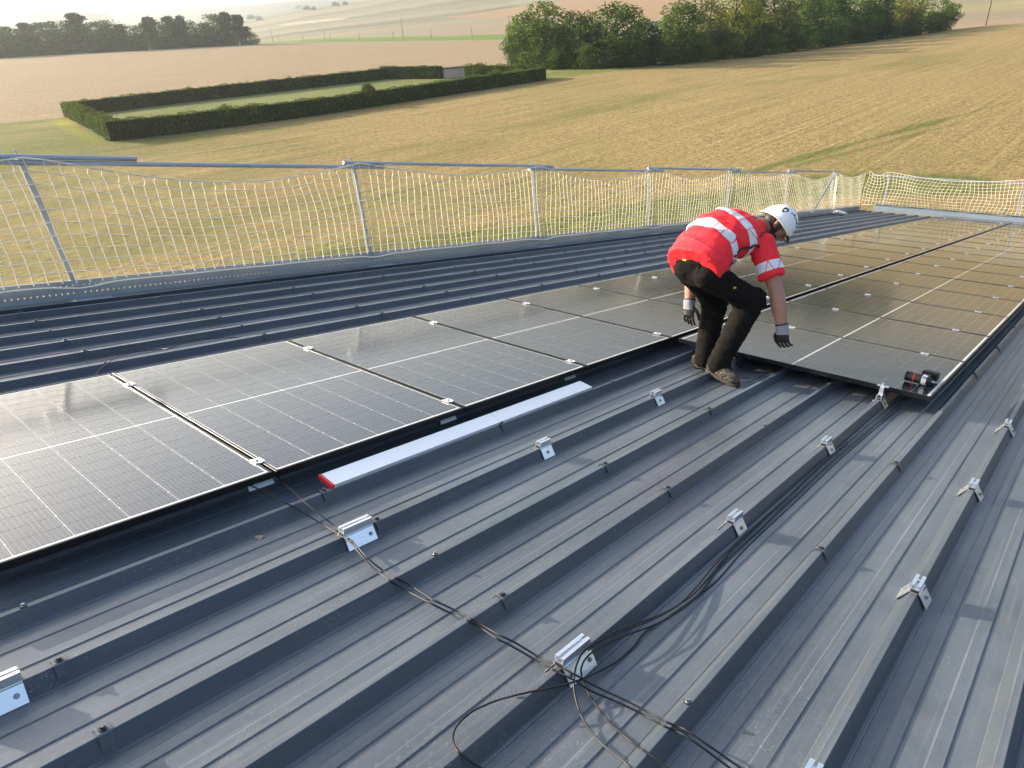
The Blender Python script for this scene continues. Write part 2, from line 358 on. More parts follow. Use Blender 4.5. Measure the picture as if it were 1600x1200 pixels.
# ------------------------------------------------------------------ haze
hb = MB(); hb.box(-7400,-7400,-40, 7400,7400,420)
M_haze = bpy.data.materials.new('haze'); M_haze.use_nodes = True
tn = M_haze.node_tree; tn.nodes.remove(tn.nodes['Principled BSDF'])
pv = tn.nodes.new('ShaderNodeVolumePrincipled'); pv.inputs['Color'].default_value = (.68,.745,.80,1); pv.inputs['Density'].default_value = .00038; pv.inputs['Anisotropy'].default_value = .62
tn.links.new(pv.outputs[0], tn.nodes['Material Output'].inputs['Volume'])
HAZE = True
if HAZE: tag(hb.build('haze', None, M_haze), kind='stuff')

# ------------------------------------------------------------------ barn
PIT = .344; RIB0 = -.2525; RH = .048
barn = thing('barn', ROOF, 'long barn with a dark grey ribbed metal roof under the solar panels', 'building')
def rib_a(k): return RIB0 + PIT*k
PROF = [(-.041,0),(-.039,.001),(-.0115,.0465),(-.0095,RH),(.0095,RH),(.0115,.0465),(.039,.0012),(.041,.0008),(.0455,.0022),(.052,.0022),(.0535,0),
        (.092,0),(.0975,.0036),(.1315,.0036),(.137,0),(.198,0),(.2035,.0036),(.2375,.0036),(.243,0),(.301,0)]
B_EDGES = [-4.0, 6.36, 14.2, 25.2]
def make_sheet(k0, nper, b0, b1, lift):
    pr = []
    for i in range(nper):
        for (px, pz) in PROF: pr.append((rib_a(k0+i)+px, pz))
    nb = max(2, int((b1-b0)/.8)); bs = np.linspace(b0, b1, nb); vs = []
    for b in bs:
        for (px, pz) in pr: vs.append((px, b, pz+lift))
    n = len(pr)
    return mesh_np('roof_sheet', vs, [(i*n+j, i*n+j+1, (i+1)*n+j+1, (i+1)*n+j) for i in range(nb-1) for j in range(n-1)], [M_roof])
# screw with a folded saddle washer, shared meshes
s = MB(); s.cur = 0
s.prism([(-.016,-.001),(-.0115,.0025),(.0115,.0025),(.016,-.001),(.0335,-.028),(.0355,-.0275),(.018,.003),(.0125,.0055),(-.0125,.0055),(-.018,.003),(-.031,-.018),(-.029,-.0185)], -.017, .017)
s.cur = 1; s.tube([(0,0,.005),(0,0,.0085)], .011, 10); s.cur = 0; s.tube([(0,0,.008),(0,0,.016)], .0062, 6, smooth=False)
ME_SADDLE = s.mesh('roof_screw', M_roof, M_black)
s = MB(); s.cur = 1; s.tube([(0,0,0),(0,0,.003)], .0105, 10); s.cur = 0; s.tube([(0,0,.003),(0,0,.0045),(0,0,.011)], [.0085,.0062,.0062], 6, smooth=False)
ME_SCREW = s.mesh('roof_screw', M_screw, M_black)
K0, K1 = -19, 19
rest = MB()
for si, (b0, b1) in enumerate(zip(B_EDGES[:-1], B_EDGES[1:])):
    lift = .0022*(len(B_EDGES)-si-2)
    for k in range(K0, K1, 3):
        a_mid = rib_a(k+1)
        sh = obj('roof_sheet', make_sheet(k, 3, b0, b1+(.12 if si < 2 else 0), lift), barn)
        for kk in range(k, k+3):
            for j in range(-3, 23):
                b = .405+1.118*j
                if not (b0+.1 < b < b1): continue
                a = rib_a(kk)
                under = (-4.3 < a < -2.45 and b > .1) or (-2.5 < a < -.62 and b > 4.75)
                if under or a > 1.2 or b < 0: continue
                bb = b+random.uniform(-.012,.012)
                if b > 12:
                    rest.tube([(a,bb,RH+lift),(a,bb,RH+lift+.013)], .009, 5, smooth=False); continue
                mesh_ = ME_SADDLE if (kk+j) % 3 != 0 else ME_SCREW
                obj('roof_screw', mesh_, sh, M=T((a, bb, RH+lift+.0005)))
fs = rest.build('roof_screw', barn, M_screw); fs['kind'] = 'stuff'
# gable trim, eave gutter, walls, far slope
M_wall = mat('wall_cladding', (.32,.33,.33), .5)
trim = MB(); trim.prism([(-6.62,.012),(-6.62,.052),(-6.92,.052),(-6.92,-.2),(-6.9,-.2),(-6.9,.046),(-6.64,.046),(-6.64,.012)], -4, 25.25); trim.build('gable_trim', barn, M_roof)
gut = MB(); gut.prism([(25.22,-.02),(25.36,-.02),(25.36,-.13),(25.22,-.13)], -6.9, 6.5, M=Matrix(((0,1,0,0),(1,0,0,0),(0,0,1,0),(0,0,0,1)))); gut.build('gutter', barn, M_galv)
Ri = ROOF.inverted()
wb = MB()
def wall(pA, pB):
    pts = []
    for p in (pA, pB):
        P = rp(p[0], p[1], -.14); pts += [Ri @ P, Ri @ Vector((P.x, P.y, -.6))]
    wb.add(pts, [(0,2,3,1)])
wall((-6.85,-4),(-6.85,25.1)); wall((-6.85,25.1),(6.3,25.1)); wall((6.3,25.1),(6.3,-4))
Pr0 = rp(-6.9,-4,0); Pr1 = rp(6.3,-4,0)
q = [Pr0, Pr1, Pr1+Vector((0,-16,-2.8)), Pr0+Vector((0,-16,-2.8))]
wb.build('wall', barn, M_wall)
bsl = MB(); bsl.add([Ri @ v for v in q], [(0,1,2,3)]); bsl.build('back_slope', barn, M_roof)

# ------------------------------------------------------------------ solar panels
PL, PW, PT = 1.765, 1.134, .030; CTOP = .133
RA = PL; LIP = .011
fr = MB()
prof = [(0,-PT),(0,-.0012),(.0012,0),(LIP,0),(LIP,-.0042),(.0022,-.0042),(.0022,-PT+.002),(.026,-PT+.002),(.026,-PT)]
def frame_mesh():
    m = MB(); n = len(prof)
    ring = []
    for (cx, cy, sx, sy) in ((0,0,1,1),(PL,0,-1,1),(PL,PW,-1,-1),(0,PW,1,-1)):
        ring.append([(cx+sx*px, cy+sy*px, pz) for px, pz in prof])
    vs = [p for r in ring for p in r]; fs_ = []
    for i in range(4):
        for j in range(n): fs_.append((i*n+j, i*n+(j+1)%n, ((i+1)%4)*n+(j+1)%n, ((i+1)%4)*n+j))
    m.add(vs, fs_); return m.mesh('frame', M_frame)
ME_FRAME = frame_mesh()
m = MB(); m.box(.003,.003,-.006,PL-.003,PW-.003,-.0030); ME_BACK = m.mesh('backsheet', M_back)
GX = .0021; GY = .0024; MID = .014; BX = LIP+.018; BY = LIP+.0085
CXs = (PL-2*BX-MID-16*GX)/18; CYs = (PW-2*BY-5*GY)/6
m = MB(); ch = .004
m.add([(ch,0,0),(CXs-ch,0,0),(CXs,ch,0),(CXs,CYs-ch,0),(CXs-ch,CYs,0),(ch,CYs,0),(0,CYs-ch,0),(0,ch,0)], [tuple(range(8))])
ME_CELL = m.mesh('solar_cell', M_cell)
cells = []
for i in range(18):
    cx = BX+i*(CXs+GX)+(MID-GX if i >= 9 else 0)
    for j in range(6): cells.append((cx, BY+j*(CYs+GY)))
m = MB()
for cx, cy in cells: m.add([(cx+px, cy+py, -.0024) for px, py in ((ch,0),(CXs-ch,0),(CXs,ch),(CXs,CYs-ch),(CXs-ch,CYs),(ch,CYs),(0,CYs-ch),(0,ch))], [tuple(range(8))])
ME_CELLS = m.mesh('solar_cell', M_cell)
ORD = ['first','second','third','fourth','fifth','sixth','seventh','eighth','ninth','tenth','eleventh','twelfth','thirteenth','fourteenth','fifteenth','sixteenth','seventeenth','eighteenth','nineteenth','twentieth','twenty-first','twenty-second']
AL, AR = -4.247, -2.431
def panel(a0, b0, label, single):
    dz = random.uniform(-.0012,.0012)
    M = ROOF @ T((a0, b0, CTOP+dz)) @ Matrix.Rotation(random.uniform(-.0012,.0012), 4, 'X') @ Matrix.Rotation(random.uniform(-.0009,.0009), 4, 'Y')
    t_ = thing('solar_panel', M, label, 'solar panel', 'solar panels laid in rows on the barn roof')
    obj('frame', ME_FRAME, t_); obj('backsheet', ME_BACK, t_)
    if single:
        for cx, cy in cells: obj('solar_cell', ME_CELL, t_, M=T((cx, cy, -.0024)))
    else:
        o = obj('solar_cell', ME_CELLS, t_); o['kind'] = 'stuff'
    return t_
NROW = 20
for j in range(-1, NROW):
    if j == -1: lab = 'black framed solar panel cut off by the left edge of the photo, nearest the camera'
    else: lab = '%s whole solar panel from the front in the long column by the bare ribs' % ORD[j]
    panel(AL, 1.387+1.15*j+.008, lab, j < 3)
for j in range(3, NROW):
    b0 = 1.387+1.15*j+.008
    lab = 'solar panel with the cordless tool lying on its front corner, beside the worker' if j == 3 else '%s solar panel behind the one with the tool, in the shorter column' % ORD[j-4]
    panel(AR, b0, lab, j < 5)
# ------------------------------------------------------------------ module clamps
m = MB(); m.prism([(-.024,.0005),(-.024,.004),(-.010,.0045),(-.009,.0015),(.009,.0015),(.010,.0045),(.024,.004),(.024,.0005),(.0075,.0005),(.0075,-.034),(-.0075,-.034),(-.0075,.0005)], -.026, .026, M=Matrix(((0,1,0,0),(1,0,0,0),(0,0,1,0),(0,0,0,1))))
ME_CLAMP = m.mesh('clamp_body', M_alub)
m = MB(); m.tube([(0,0,.0015),(0,0,.007)], .0065, 10); ME_BOLT = m.mesh('bolt', M_screw)
def mid_clamp(a, b, label):
    t_ = thing('module_clamp', ROOF @ T((a+random.uniform(-.012,.012), b, CTOP+.001)), label, 'clamp', 'silver clamps between the solar panels')
    obj('clamp_body', ME_CLAMP, t_); obj('bolt', ME_BOLT, t_)
for k in range(0, NROW):
    b = 1.387+1.15*k
    for a, where in ((-2.62,'close to the walkway edge'), (-3.985,'close to the bare ribs')):
        mid_clamp(a, b, 'silver clamp, %s seam of the longer panel column, %s' % (ORD[k], where))
    if k >= 4:
        for a, where in ((-.93,'on the side of the cordless tool'), (-1.96,'on the side of the central gap')):
            mid_clamp(a, b, 'silver clamp, %s seam of the shorter panel column, %s' % (ORD[k-4], where))

# ------------------------------------------------------------------ rib brackets
def bracket(a, b, L, label, nscrew=1, end_clamp=False):
    t_ = thing('rib_bracket', ROOF @ T((a, b, RH+.0045)), label, 'bracket', 'aluminium rail brackets riding the roof ribs')
    h = L/2
    ra = MB()
    ra.prism([(-.0165,0),(.0165,0),(.0165,.034),(.0045,.034),(.0045,.031),(.0125,.031),(.0125,.0155),(-.0125,.0155),(-.0125,.031),(-.0045,.031),(-.0045,.034),(-.0165,.034)], -h, h)
    ra.build('rail', t_, M_alub)
    g = MB(); g.box(-.013,-h-.0012,.002,.013,h+.0012,.0135); g.build('rubber_plug', t_, M_black)
    ga = MB(); ga.prism([(-.018,-.0045),(.018,-.0045),(.0165,-.0003),(-.0165,-.0003)], -h, h); ga.build('seal_strip', t_, M_black)
    for s_ in (-1, 1):
        f = MB()
        pr_ = [(s_*.0167,.004),(s_*.0195,.004),(s_*.0195,.000),(s_*.0505,-.046),(s_*.0480,-.0475),(s_*.0167,-.0015)]
        if s_ < 0: pr_ = pr_[::-1]
        f.prism(pr_, -h, h); fl = f.build('flange', t_, M_alu)
        for q_ in range(nscrew):
            yy = 0 if nscrew == 1 else (-h+.022+q_*(L-.044))
            nrm = Vector((s_*.83,0,.56)); base = Vector((s_*.0352,yy,-.0215))
            sc = MB(); sc.tube([base, base+nrm*.002], .0078, 12); sc.tube([base+nrm*.002, base+nrm*.0065], .0048, 6, smooth=False)
            sc.build('screw', fl, M_screw)
    if end_clamp:
        e = MB(); e.box(-.035,-.004,.0835,.035,.026,.0885); e.box(-.012,-.014,.034,.012,.0055,.0834); e.tube([(0,.0,.088),(0,.0,.112)], .005, 8); e.build('end_clamp', t_, M_alub)
    return t_
RA_, RB_, RC_ = rib_a(0), rib_a(-2), rib_a(-5)
bracket(RA_, 1.50, .085, 'aluminium bracket cut off by the bottom edge of the photo')
bracket(RA_, 2.617, .085, 'aluminium bracket with spread white flanges, nearest whole one on the rightmost rib in use')
bracket(RA_, 3.746, .085, 'aluminium bracket in the middle of three on the rightmost rib in use')
bracket(RA_, 4.883, .085, 'small aluminium bracket at the right edge, beyond the two others on its rib')
bracket(RB_, 1.452, .135, 'long aluminium bracket with two screws where the black cables cross', 2)
bracket(RB_, 2.596, .085, 'aluminium bracket beside the black cable bundle, nearest of two alike on that rib')
bracket(RB_, 3.754, .085, 'aluminium bracket beside the cable bundle, between the worker and the right panels')
bracket(RB_, 4.812, .085, 'aluminium bracket with end clamp gripping the front panel edge near the tool', 1, True)
bracket(RC_, .235, .15, 'long aluminium bracket cut off by the left edge below the panels', 2)
bracket(RC_, 1.428, .135, 'long aluminium bracket with two screws and two thin cables draped over it', 2)
bracket(RC_, 2.594, .085, 'aluminium bracket on bare rib right of the white straightedge middle')
bracket(RC_, 3.727, .085, 'aluminium bracket on the bare rib just in front of the worker boots')
bracket(RC_, 4.812, .085, 'aluminium bracket with end clamp half hidden behind the worker boots', 1, True)
for i, b in enumerate((1.395, 2.545, 3.695)):
    bracket(rib_a(-7), b, .12, 'bracket showing as a pale strip under the panel edge at the %s seam' % ORD[i])

# ------------------------------------------------------------------ straightedge, chip, speck
M_edge = mat('white_aluminium', (.9,.93,.96), .38, .55)
se = thing('straightedge', ROOF @ T((-2.364, 1.555, .0575)) @ Matrix.Rotation(R_(9), 4, 'Y'), 'long white aluminium straightedge with a red end lying beside the panels', 'straightedge')
bm_ = MB(); bm_.prism([(-.05,.001),(-.05,.019),(-.049,.02),(.049,.02),(.05,.019),(.05,.001),(.049,0),(-.049,0)], .014, 1.10); bm_.build('beam', se, M_edge)
bm_ = MB(); bm_.prism([(-.05,.001),(-.05,.019),(-.049,.02),(.049,.02),(.05,.019),(.05,.001),(.049,0),(-.049,0)], 1.102, 1.96); bm_.build('beam', se, M_edge)
bm_ = MB(); bm_.prism([(-.0515,.0),(-.0515,.02),(-.05,.0215),(.05,.0215),(.0515,.02),(.0515,.0)], 0, .0138); bm_.build('end_cap', se, M_red)
M_chip = mat('dry_leaf', (.33,.27,.2), .8)
m = MB(); m.add([(-.022,-.01,.0),(.0,-.016,.008),(.022,-.004,.002),(.016,.014,.011),(-.006,.012,.004),(0,0,.012)], [(0,1,5),(1,2,5),(2,3,5),(3,4,5),(4,0,5)])
o = obj('dry_leaf', m.mesh('dry_leaf', M_chip), M=ROOF @ T((-2.252,1.172,.002))); tag(o, 'small dry beige leaf lying in the roof channel below the panels', 'leaf')
M_fleck = mat('white_fleck', (.75,.72,.7), .7)
m = MB(); m.add([(-.008,-.004,0),(.004,-.007,.001),(.009,.002,.002),(.002,.006,.001),(-.006,.005,.002),(0,0,.004)], [(0,1,5),(1,2,5),(2,3,5),(3,4,5),(4,0,5)])
o = obj('white_scrap', m.mesh('white_scrap', M_fleck), M=ROOF @ T((-1.035,1.474,.001))); tag(o, 'tiny white scrap lying left of the bracket where the cables cross', 'scrap')

# ------------------------------------------------------------------ cables
def smooth_path(P, n=10):
    P = [Vector(p) for p in P]; P = [P[0]*2-P[1]] + P + [P[-1]*2-P[-2]]; out = []
    for i in range(1, len(P)-2):
        for k in range(n):
            u_ = k/n; a, b, c, d = P[i-1:i+3]
            out.append(.5*((2*b)+(c-a)*u_+(2*a-5*b+4*c-d)*u_*u_+(3*b-a-3*c+d)*u_**3))
    out.append(P[-2]); return out
def cable(path, label, r=.0029, group=None):
    m_ = MB(); m_.tube(smooth_path(path, 3), r, 8)
    o_ = obj('cable', m_.mesh('cable', M_cable), M=ROOF); tag(o_, label, 'cable', group); return o_
cable([(-2.569, 1.426, 0.1), (-2.543, 1.421, 0.0961), (-2.516, 1.416, 0.0923), (-2.491, 1.412, 0.0886), (-2.465, 1.408, 0.0853), (-2.441, 1.406, 0.0824), (-2.418, 1.405, 0.0799), (-2.394, 1.404, 0.0776), (-2.369, 1.403, 0.075), (-2.341, 1.401, 0.0721), (-2.312, 1.399, 0.0689), (-2.283, 1.397, 0.0656), (-2.256, 1.396, 0.062), (-2.231, 1.397, 0.0582), (-2.208, 1.398, 0.0542), (-2.185, 1.4, 0.0499), (-2.161, 1.402, 0.045), (-2.139, 1.406, 0.0378), (-2.116, 1.41, 0.0299), (-2.088, 1.411, 0.0244), (-2.053, 1.407, 0.0241), (-2.008, 1.396, 0.0313), (-1.953, 1.378, 0.0444), (-1.909, 1.365, 0.052), (-1.866, 1.352, 0.06), (-1.833, 1.343, 0.0635), (-1.806, 1.336, 0.0644), (-1.783, 1.332, 0.063), (-1.763, 1.331, 0.06), (-1.747, 1.333, 0.0541), (-1.735, 1.338, 0.0457), (-1.722, 1.344, 0.0377), (-1.701, 1.348, 0.0328), (-1.666, 1.345, 0.0373), (-1.617, 1.334, 0.0524), (-1.6, 1.351, 0.0378), (-1.577, 1.361, 0.029), (-1.545, 1.361, 0.0298), (-1.505, 1.353, 0.038), (-1.465, 1.343, 0.0487), (-1.434, 1.337, 0.055), (-1.416, 1.34, 0.0546), (-1.406, 1.346, 0.0503), (-1.397, 1.354, 0.0451), (-1.385, 1.361, 0.0404), (-1.368, 1.368, 0.0364), (-1.347, 1.372, 0.0346), (-1.317, 1.37, 0.0398), (-1.279, 1.359, 0.0535), (-1.255, 1.368, 0.0463), (-1.223, 1.369, 0.046), (-1.186, 1.365, 0.0516), (-1.157, 1.363, 0.056), (-1.14, 1.366, 0.0551), (-1.131, 1.372, 0.051), (-1.123, 1.379, 0.0455), (-1.11, 1.386, 0.04), (-1.092, 1.393, 0.0336), (-1.069, 1.4, 0.0267), (-1.046, 1.405, 0.0219), (-1.023, 1.407, 0.0212), (-1.003, 1.405, 0.0256), (-0.983, 1.4, 0.034), (-0.964, 1.393, 0.0444), (-0.944, 1.387, 0.0535), (-0.927, 1.387, 0.0556), (-0.911, 1.386, 0.0572), (-0.896, 1.388, 0.0569), (-0.881, 1.391, 0.055), (-0.869, 1.396, 0.0504), (-0.859, 1.403, 0.0433), (-0.846, 1.41, 0.0366), (-0.83, 1.418, 0.0308), (-0.808, 1.425, 0.0265), (-0.782, 1.433, 0.0234), (-0.754, 1.44, 0.0214), (-0.727, 1.445, 0.0207), (-0.698, 1.447, 0.0214), (-0.668, 1.446, 0.0248), (-0.636, 1.438, 0.0351), (-0.606, 1.422, 0.0535), (-0.59, 1.425, 0.0535), (-0.579, 1.431, 0.0506), (-0.567, 1.433, 0.0519), (-0.554, 1.431, 0.056), (-0.54, 1.43, 0.0573), (-0.528, 1.43, 0.0565), (-0.514, 1.431, 0.0539), (-0.499, 1.433, 0.05), (-0.479, 1.438, 0.0435), (-0.458, 1.445, 0.0349), (-0.435, 1.45, 0.0272), (-0.415, 1.453, 0.0218), (-0.398, 1.454, 0.0191), (-0.382, 1.451, 0.0186), (-0.367, 1.448, 0.0193), (-0.352, 1.445, 0.02)], 'thin cable from the near panel corner, straighter of the crossing pair', group='black cables lying across the roof')
cable([(-2.507, 1.285, 0.095), (-2.49, 1.29, 0.0926), (-2.473, 1.296, 0.0903), (-2.455, 1.301, 0.0879), (-2.435, 1.306, 0.085), (-2.41, 1.312, 0.0815), (-2.384, 1.318, 0.0776), (-2.358, 1.324, 0.0738), (-2.336, 1.329, 0.0704), (-2.323, 1.334, 0.0674), (-2.315, 1.338, 0.0648), (-2.308, 1.343, 0.0621), (-2.297, 1.348, 0.058), (-2.283, 1.355, 0.0519), (-2.268, 1.362, 0.0444), (-2.249, 1.37, 0.0371), (-2.229, 1.377, 0.0301), (-2.206, 1.384, 0.0235), (-2.18, 1.391, 0.0178), (-2.15, 1.395, 0.0144), (-2.114, 1.395, 0.0153), (-2.068, 1.389, 0.0218), (-2.014, 1.378, 0.034), (-1.957, 1.362, 0.05), (-1.92, 1.356, 0.0533), (-1.886, 1.349, 0.0569), (-1.858, 1.341, 0.0581), (-1.832, 1.335, 0.0575), (-1.807, 1.33, 0.056), (-1.781, 1.326, 0.0535), (-1.757, 1.324, 0.0496), (-1.732, 1.322, 0.0449), (-1.704, 1.322, 0.0413), (-1.667, 1.318, 0.0435), (-1.62, 1.308, 0.0535), (-1.601, 1.322, 0.0379), (-1.577, 1.332, 0.0276), (-1.544, 1.335, 0.0274), (-1.504, 1.331, 0.0353), (-1.463, 1.325, 0.0461), (-1.43, 1.323, 0.052), (-1.411, 1.327, 0.0502), (-1.399, 1.335, 0.0438), (-1.389, 1.343, 0.0367), (-1.374, 1.352, 0.0307), (-1.353, 1.359, 0.0281), (-1.322, 1.357, 0.0351), (-1.279, 1.345, 0.0535), (-1.263, 1.358, 0.0429), (-1.243, 1.365, 0.0365), (-1.214, 1.362, 0.0389), (-1.182, 1.353, 0.0477), (-1.156, 1.347, 0.053), (-1.142, 1.35, 0.0511), (-1.134, 1.358, 0.0447), (-1.126, 1.367, 0.0372), (-1.113, 1.375, 0.0303), (-1.092, 1.383, 0.0239), (-1.066, 1.39, 0.0182), (-1.038, 1.394, 0.0146), (-1.013, 1.395, 0.0151), (-0.992, 1.391, 0.0215), (-0.971, 1.38, 0.0347), (-0.948, 1.363, 0.0535), (-0.936, 1.365, 0.0537), (-0.922, 1.366, 0.0542), (-0.907, 1.367, 0.0551), (-0.893, 1.369, 0.0544), (-0.879, 1.373, 0.052), (-0.867, 1.378, 0.047), (-0.857, 1.384, 0.0394), (-0.845, 1.391, 0.0321), (-0.828, 1.399, 0.0258), (-0.805, 1.409, 0.0208), (-0.777, 1.42, 0.017), (-0.748, 1.429, 0.0142), (-0.72, 1.436, 0.0125), (-0.694, 1.44, 0.012), (-0.667, 1.439, 0.015), (-0.637, 1.427, 0.0282), (-0.606, 1.405, 0.0535), (-0.59, 1.407, 0.0535), (-0.579, 1.415, 0.0491), (-0.567, 1.417, 0.0491), (-0.552, 1.415, 0.053), (-0.538, 1.414, 0.0546), (-0.525, 1.414, 0.0532), (-0.511, 1.417, 0.0498), (-0.496, 1.42, 0.045), (-0.48, 1.425, 0.0377), (-0.461, 1.431, 0.0283), (-0.442, 1.437, 0.0199), (-0.425, 1.44, 0.0139), (-0.41, 1.44, 0.011), (-0.396, 1.438, 0.0105), (-0.383, 1.434, 0.0112), (-0.369, 1.43, 0.012)], 'thin cable coming from under the near panel edge, lower of the crossing pair', group='black cables lying across the roof')
cable([(-0.862, 4.905, 0.03), (-0.864, 4.817, 0.0274), (-0.865, 4.733, 0.0247), (-0.867, 4.649, 0.0223), (-0.869, 4.562, 0.0202), (-0.872, 4.482, 0.0186), (-0.875, 4.404, 0.0174), (-0.878, 4.316, 0.0166), (-0.88, 4.203, 0.0162), (-0.882, 4.059, 0.0163), (-0.882, 3.898, 0.0167), (-0.883, 3.737, 0.0174), (-0.882, 3.59, 0.018), (-0.881, 3.455, 0.0187), (-0.879, 3.327, 0.0194), (-0.878, 3.208, 0.0199), (-0.877, 3.103, 0.02), (-0.877, 3.013, 0.0194), (-0.878, 2.935, 0.0182), (-0.879, 2.861, 0.0171), (-0.88, 2.786, 0.0161), (-0.88, 2.707, 0.0153), (-0.879, 2.628, 0.0146), (-0.878, 2.553, 0.0142), (-0.877, 2.486, 0.0142), (-0.876, 2.428, 0.0146), (-0.875, 2.376, 0.0153), (-0.873, 2.327, 0.0166), (-0.87, 2.278, 0.0184), (-0.865, 2.228, 0.0208), (-0.859, 2.18, 0.0237), (-0.852, 2.133, 0.027), (-0.847, 2.087, 0.03), (-0.843, 2.044, 0.0325), (-0.839, 2.002, 0.0349), (-0.837, 1.962, 0.0374), (-0.836, 1.922, 0.0404), (-0.838, 1.883, 0.0439), (-0.841, 1.845, 0.0478), (-0.845, 1.807, 0.0518), (-0.85, 1.772, 0.055), (-0.858, 1.74, 0.057), (-0.868, 1.709, 0.0583), (-0.877, 1.68, 0.0592), (-0.886, 1.653, 0.06), (-0.893, 1.628, 0.0607), (-0.9, 1.605, 0.0611), (-0.905, 1.583, 0.0615), (-0.91, 1.562, 0.0622), (-0.913, 1.542, 0.0632), (-0.916, 1.523, 0.0644), (-0.917, 1.505, 0.0655), (-0.918, 1.488, 0.066), (-0.916, 1.473, 0.0658), (-0.914, 1.459, 0.065), (-0.91, 1.446, 0.0638), (-0.906, 1.433, 0.062), (-0.901, 1.419, 0.0597), (-0.895, 1.406, 0.057), (-0.888, 1.393, 0.0537), (-0.881, 1.381, 0.05), (-0.873, 1.371, 0.0453), (-0.865, 1.361, 0.0399), (-0.856, 1.352, 0.0348), (-0.845, 1.342, 0.0306), (-0.832, 1.331, 0.0275), (-0.818, 1.32, 0.0252), (-0.802, 1.309, 0.0235), (-0.785, 1.299, 0.022), (-0.768, 1.292, 0.0199), (-0.75, 1.285, 0.0181), (-0.731, 1.278, 0.0178), (-0.71, 1.27, 0.0201), (-0.687, 1.262, 0.0258), (-0.663, 1.253, 0.034), (-0.639, 1.244, 0.0434), (-0.618, 1.236, 0.05), (-0.602, 1.231, 0.0535), (-0.588, 1.227, 0.0535), (-0.577, 1.226, 0.0515), (-0.564, 1.223, 0.0505)], 'black cable along the rib that bends down past the two-screw bracket, inner loop', group='black cables lying across the roof')
cable([(-0.839, 4.88, 0.025), (-0.842, 4.79, 0.0221), (-0.844, 4.703, 0.0191), (-0.846, 4.617, 0.0165), (-0.848, 4.528, 0.0144), (-0.851, 4.444, 0.0129), (-0.853, 4.363, 0.0119), (-0.855, 4.272, 0.0114), (-0.857, 4.162, 0.0111), (-0.859, 4.028, 0.0111), (-0.861, 3.881, 0.0114), (-0.863, 3.733, 0.0117), (-0.863, 3.595, 0.012), (-0.863, 3.467, 0.0121), (-0.863, 3.345, 0.0122), (-0.862, 3.229, 0.0122), (-0.861, 3.122, 0.012), (-0.861, 3.025, 0.0116), (-0.86, 2.935, 0.011), (-0.859, 2.85, 0.0105), (-0.858, 2.769, 0.0101), (-0.857, 2.692, 0.0099), (-0.857, 2.618, 0.0098), (-0.857, 2.548, 0.0099), (-0.856, 2.483, 0.01), (-0.856, 2.422, 0.0103), (-0.856, 2.365, 0.0106), (-0.855, 2.312, 0.0112), (-0.853, 2.26, 0.0123), (-0.847, 2.211, 0.0137), (-0.838, 2.163, 0.0156), (-0.83, 2.118, 0.0178), (-0.825, 2.076, 0.02), (-0.822, 2.036, 0.0224), (-0.821, 1.999, 0.0249), (-0.821, 1.963, 0.0275), (-0.822, 1.926, 0.03), (-0.825, 1.889, 0.0325), (-0.829, 1.851, 0.035), (-0.834, 1.813, 0.0375), (-0.84, 1.778, 0.04), (-0.847, 1.745, 0.0427), (-0.856, 1.713, 0.0453), (-0.865, 1.682, 0.0479), (-0.873, 1.654, 0.05), (-0.879, 1.627, 0.0516), (-0.885, 1.603, 0.0528), (-0.89, 1.58, 0.0539), (-0.894, 1.557, 0.0552), (-0.897, 1.536, 0.0567), (-0.899, 1.516, 0.0584), (-0.9, 1.497, 0.0598), (-0.9, 1.48, 0.06), (-0.899, 1.465, 0.0588), (-0.897, 1.45, 0.0566), (-0.893, 1.438, 0.0536), (-0.889, 1.427, 0.05), (-0.883, 1.42, 0.0455), (-0.876, 1.414, 0.0401), (-0.868, 1.409, 0.035), (-0.859, 1.404, 0.0306), (-0.849, 1.398, 0.0271), (-0.839, 1.393, 0.0243), (-0.828, 1.387, 0.0221), (-0.814, 1.381, 0.02), (-0.798, 1.374, 0.0181), (-0.78, 1.367, 0.0163), (-0.761, 1.36, 0.015), (-0.741, 1.353, 0.0142), (-0.72, 1.348, 0.0137), (-0.697, 1.342, 0.014), (-0.675, 1.336, 0.0157), (-0.654, 1.329, 0.0199), (-0.637, 1.321, 0.0275), (-0.622, 1.311, 0.039), (-0.605, 1.298, 0.0535), (-0.591, 1.297, 0.0545), (-0.573, 1.295, 0.0558), (-0.554, 1.295, 0.0545), (-0.535, 1.295, 0.0523), (-0.516, 1.294, 0.0509)], 'black cable along the rib that bends down past the two-screw bracket, outer loop', group='black cables lying across the roof')
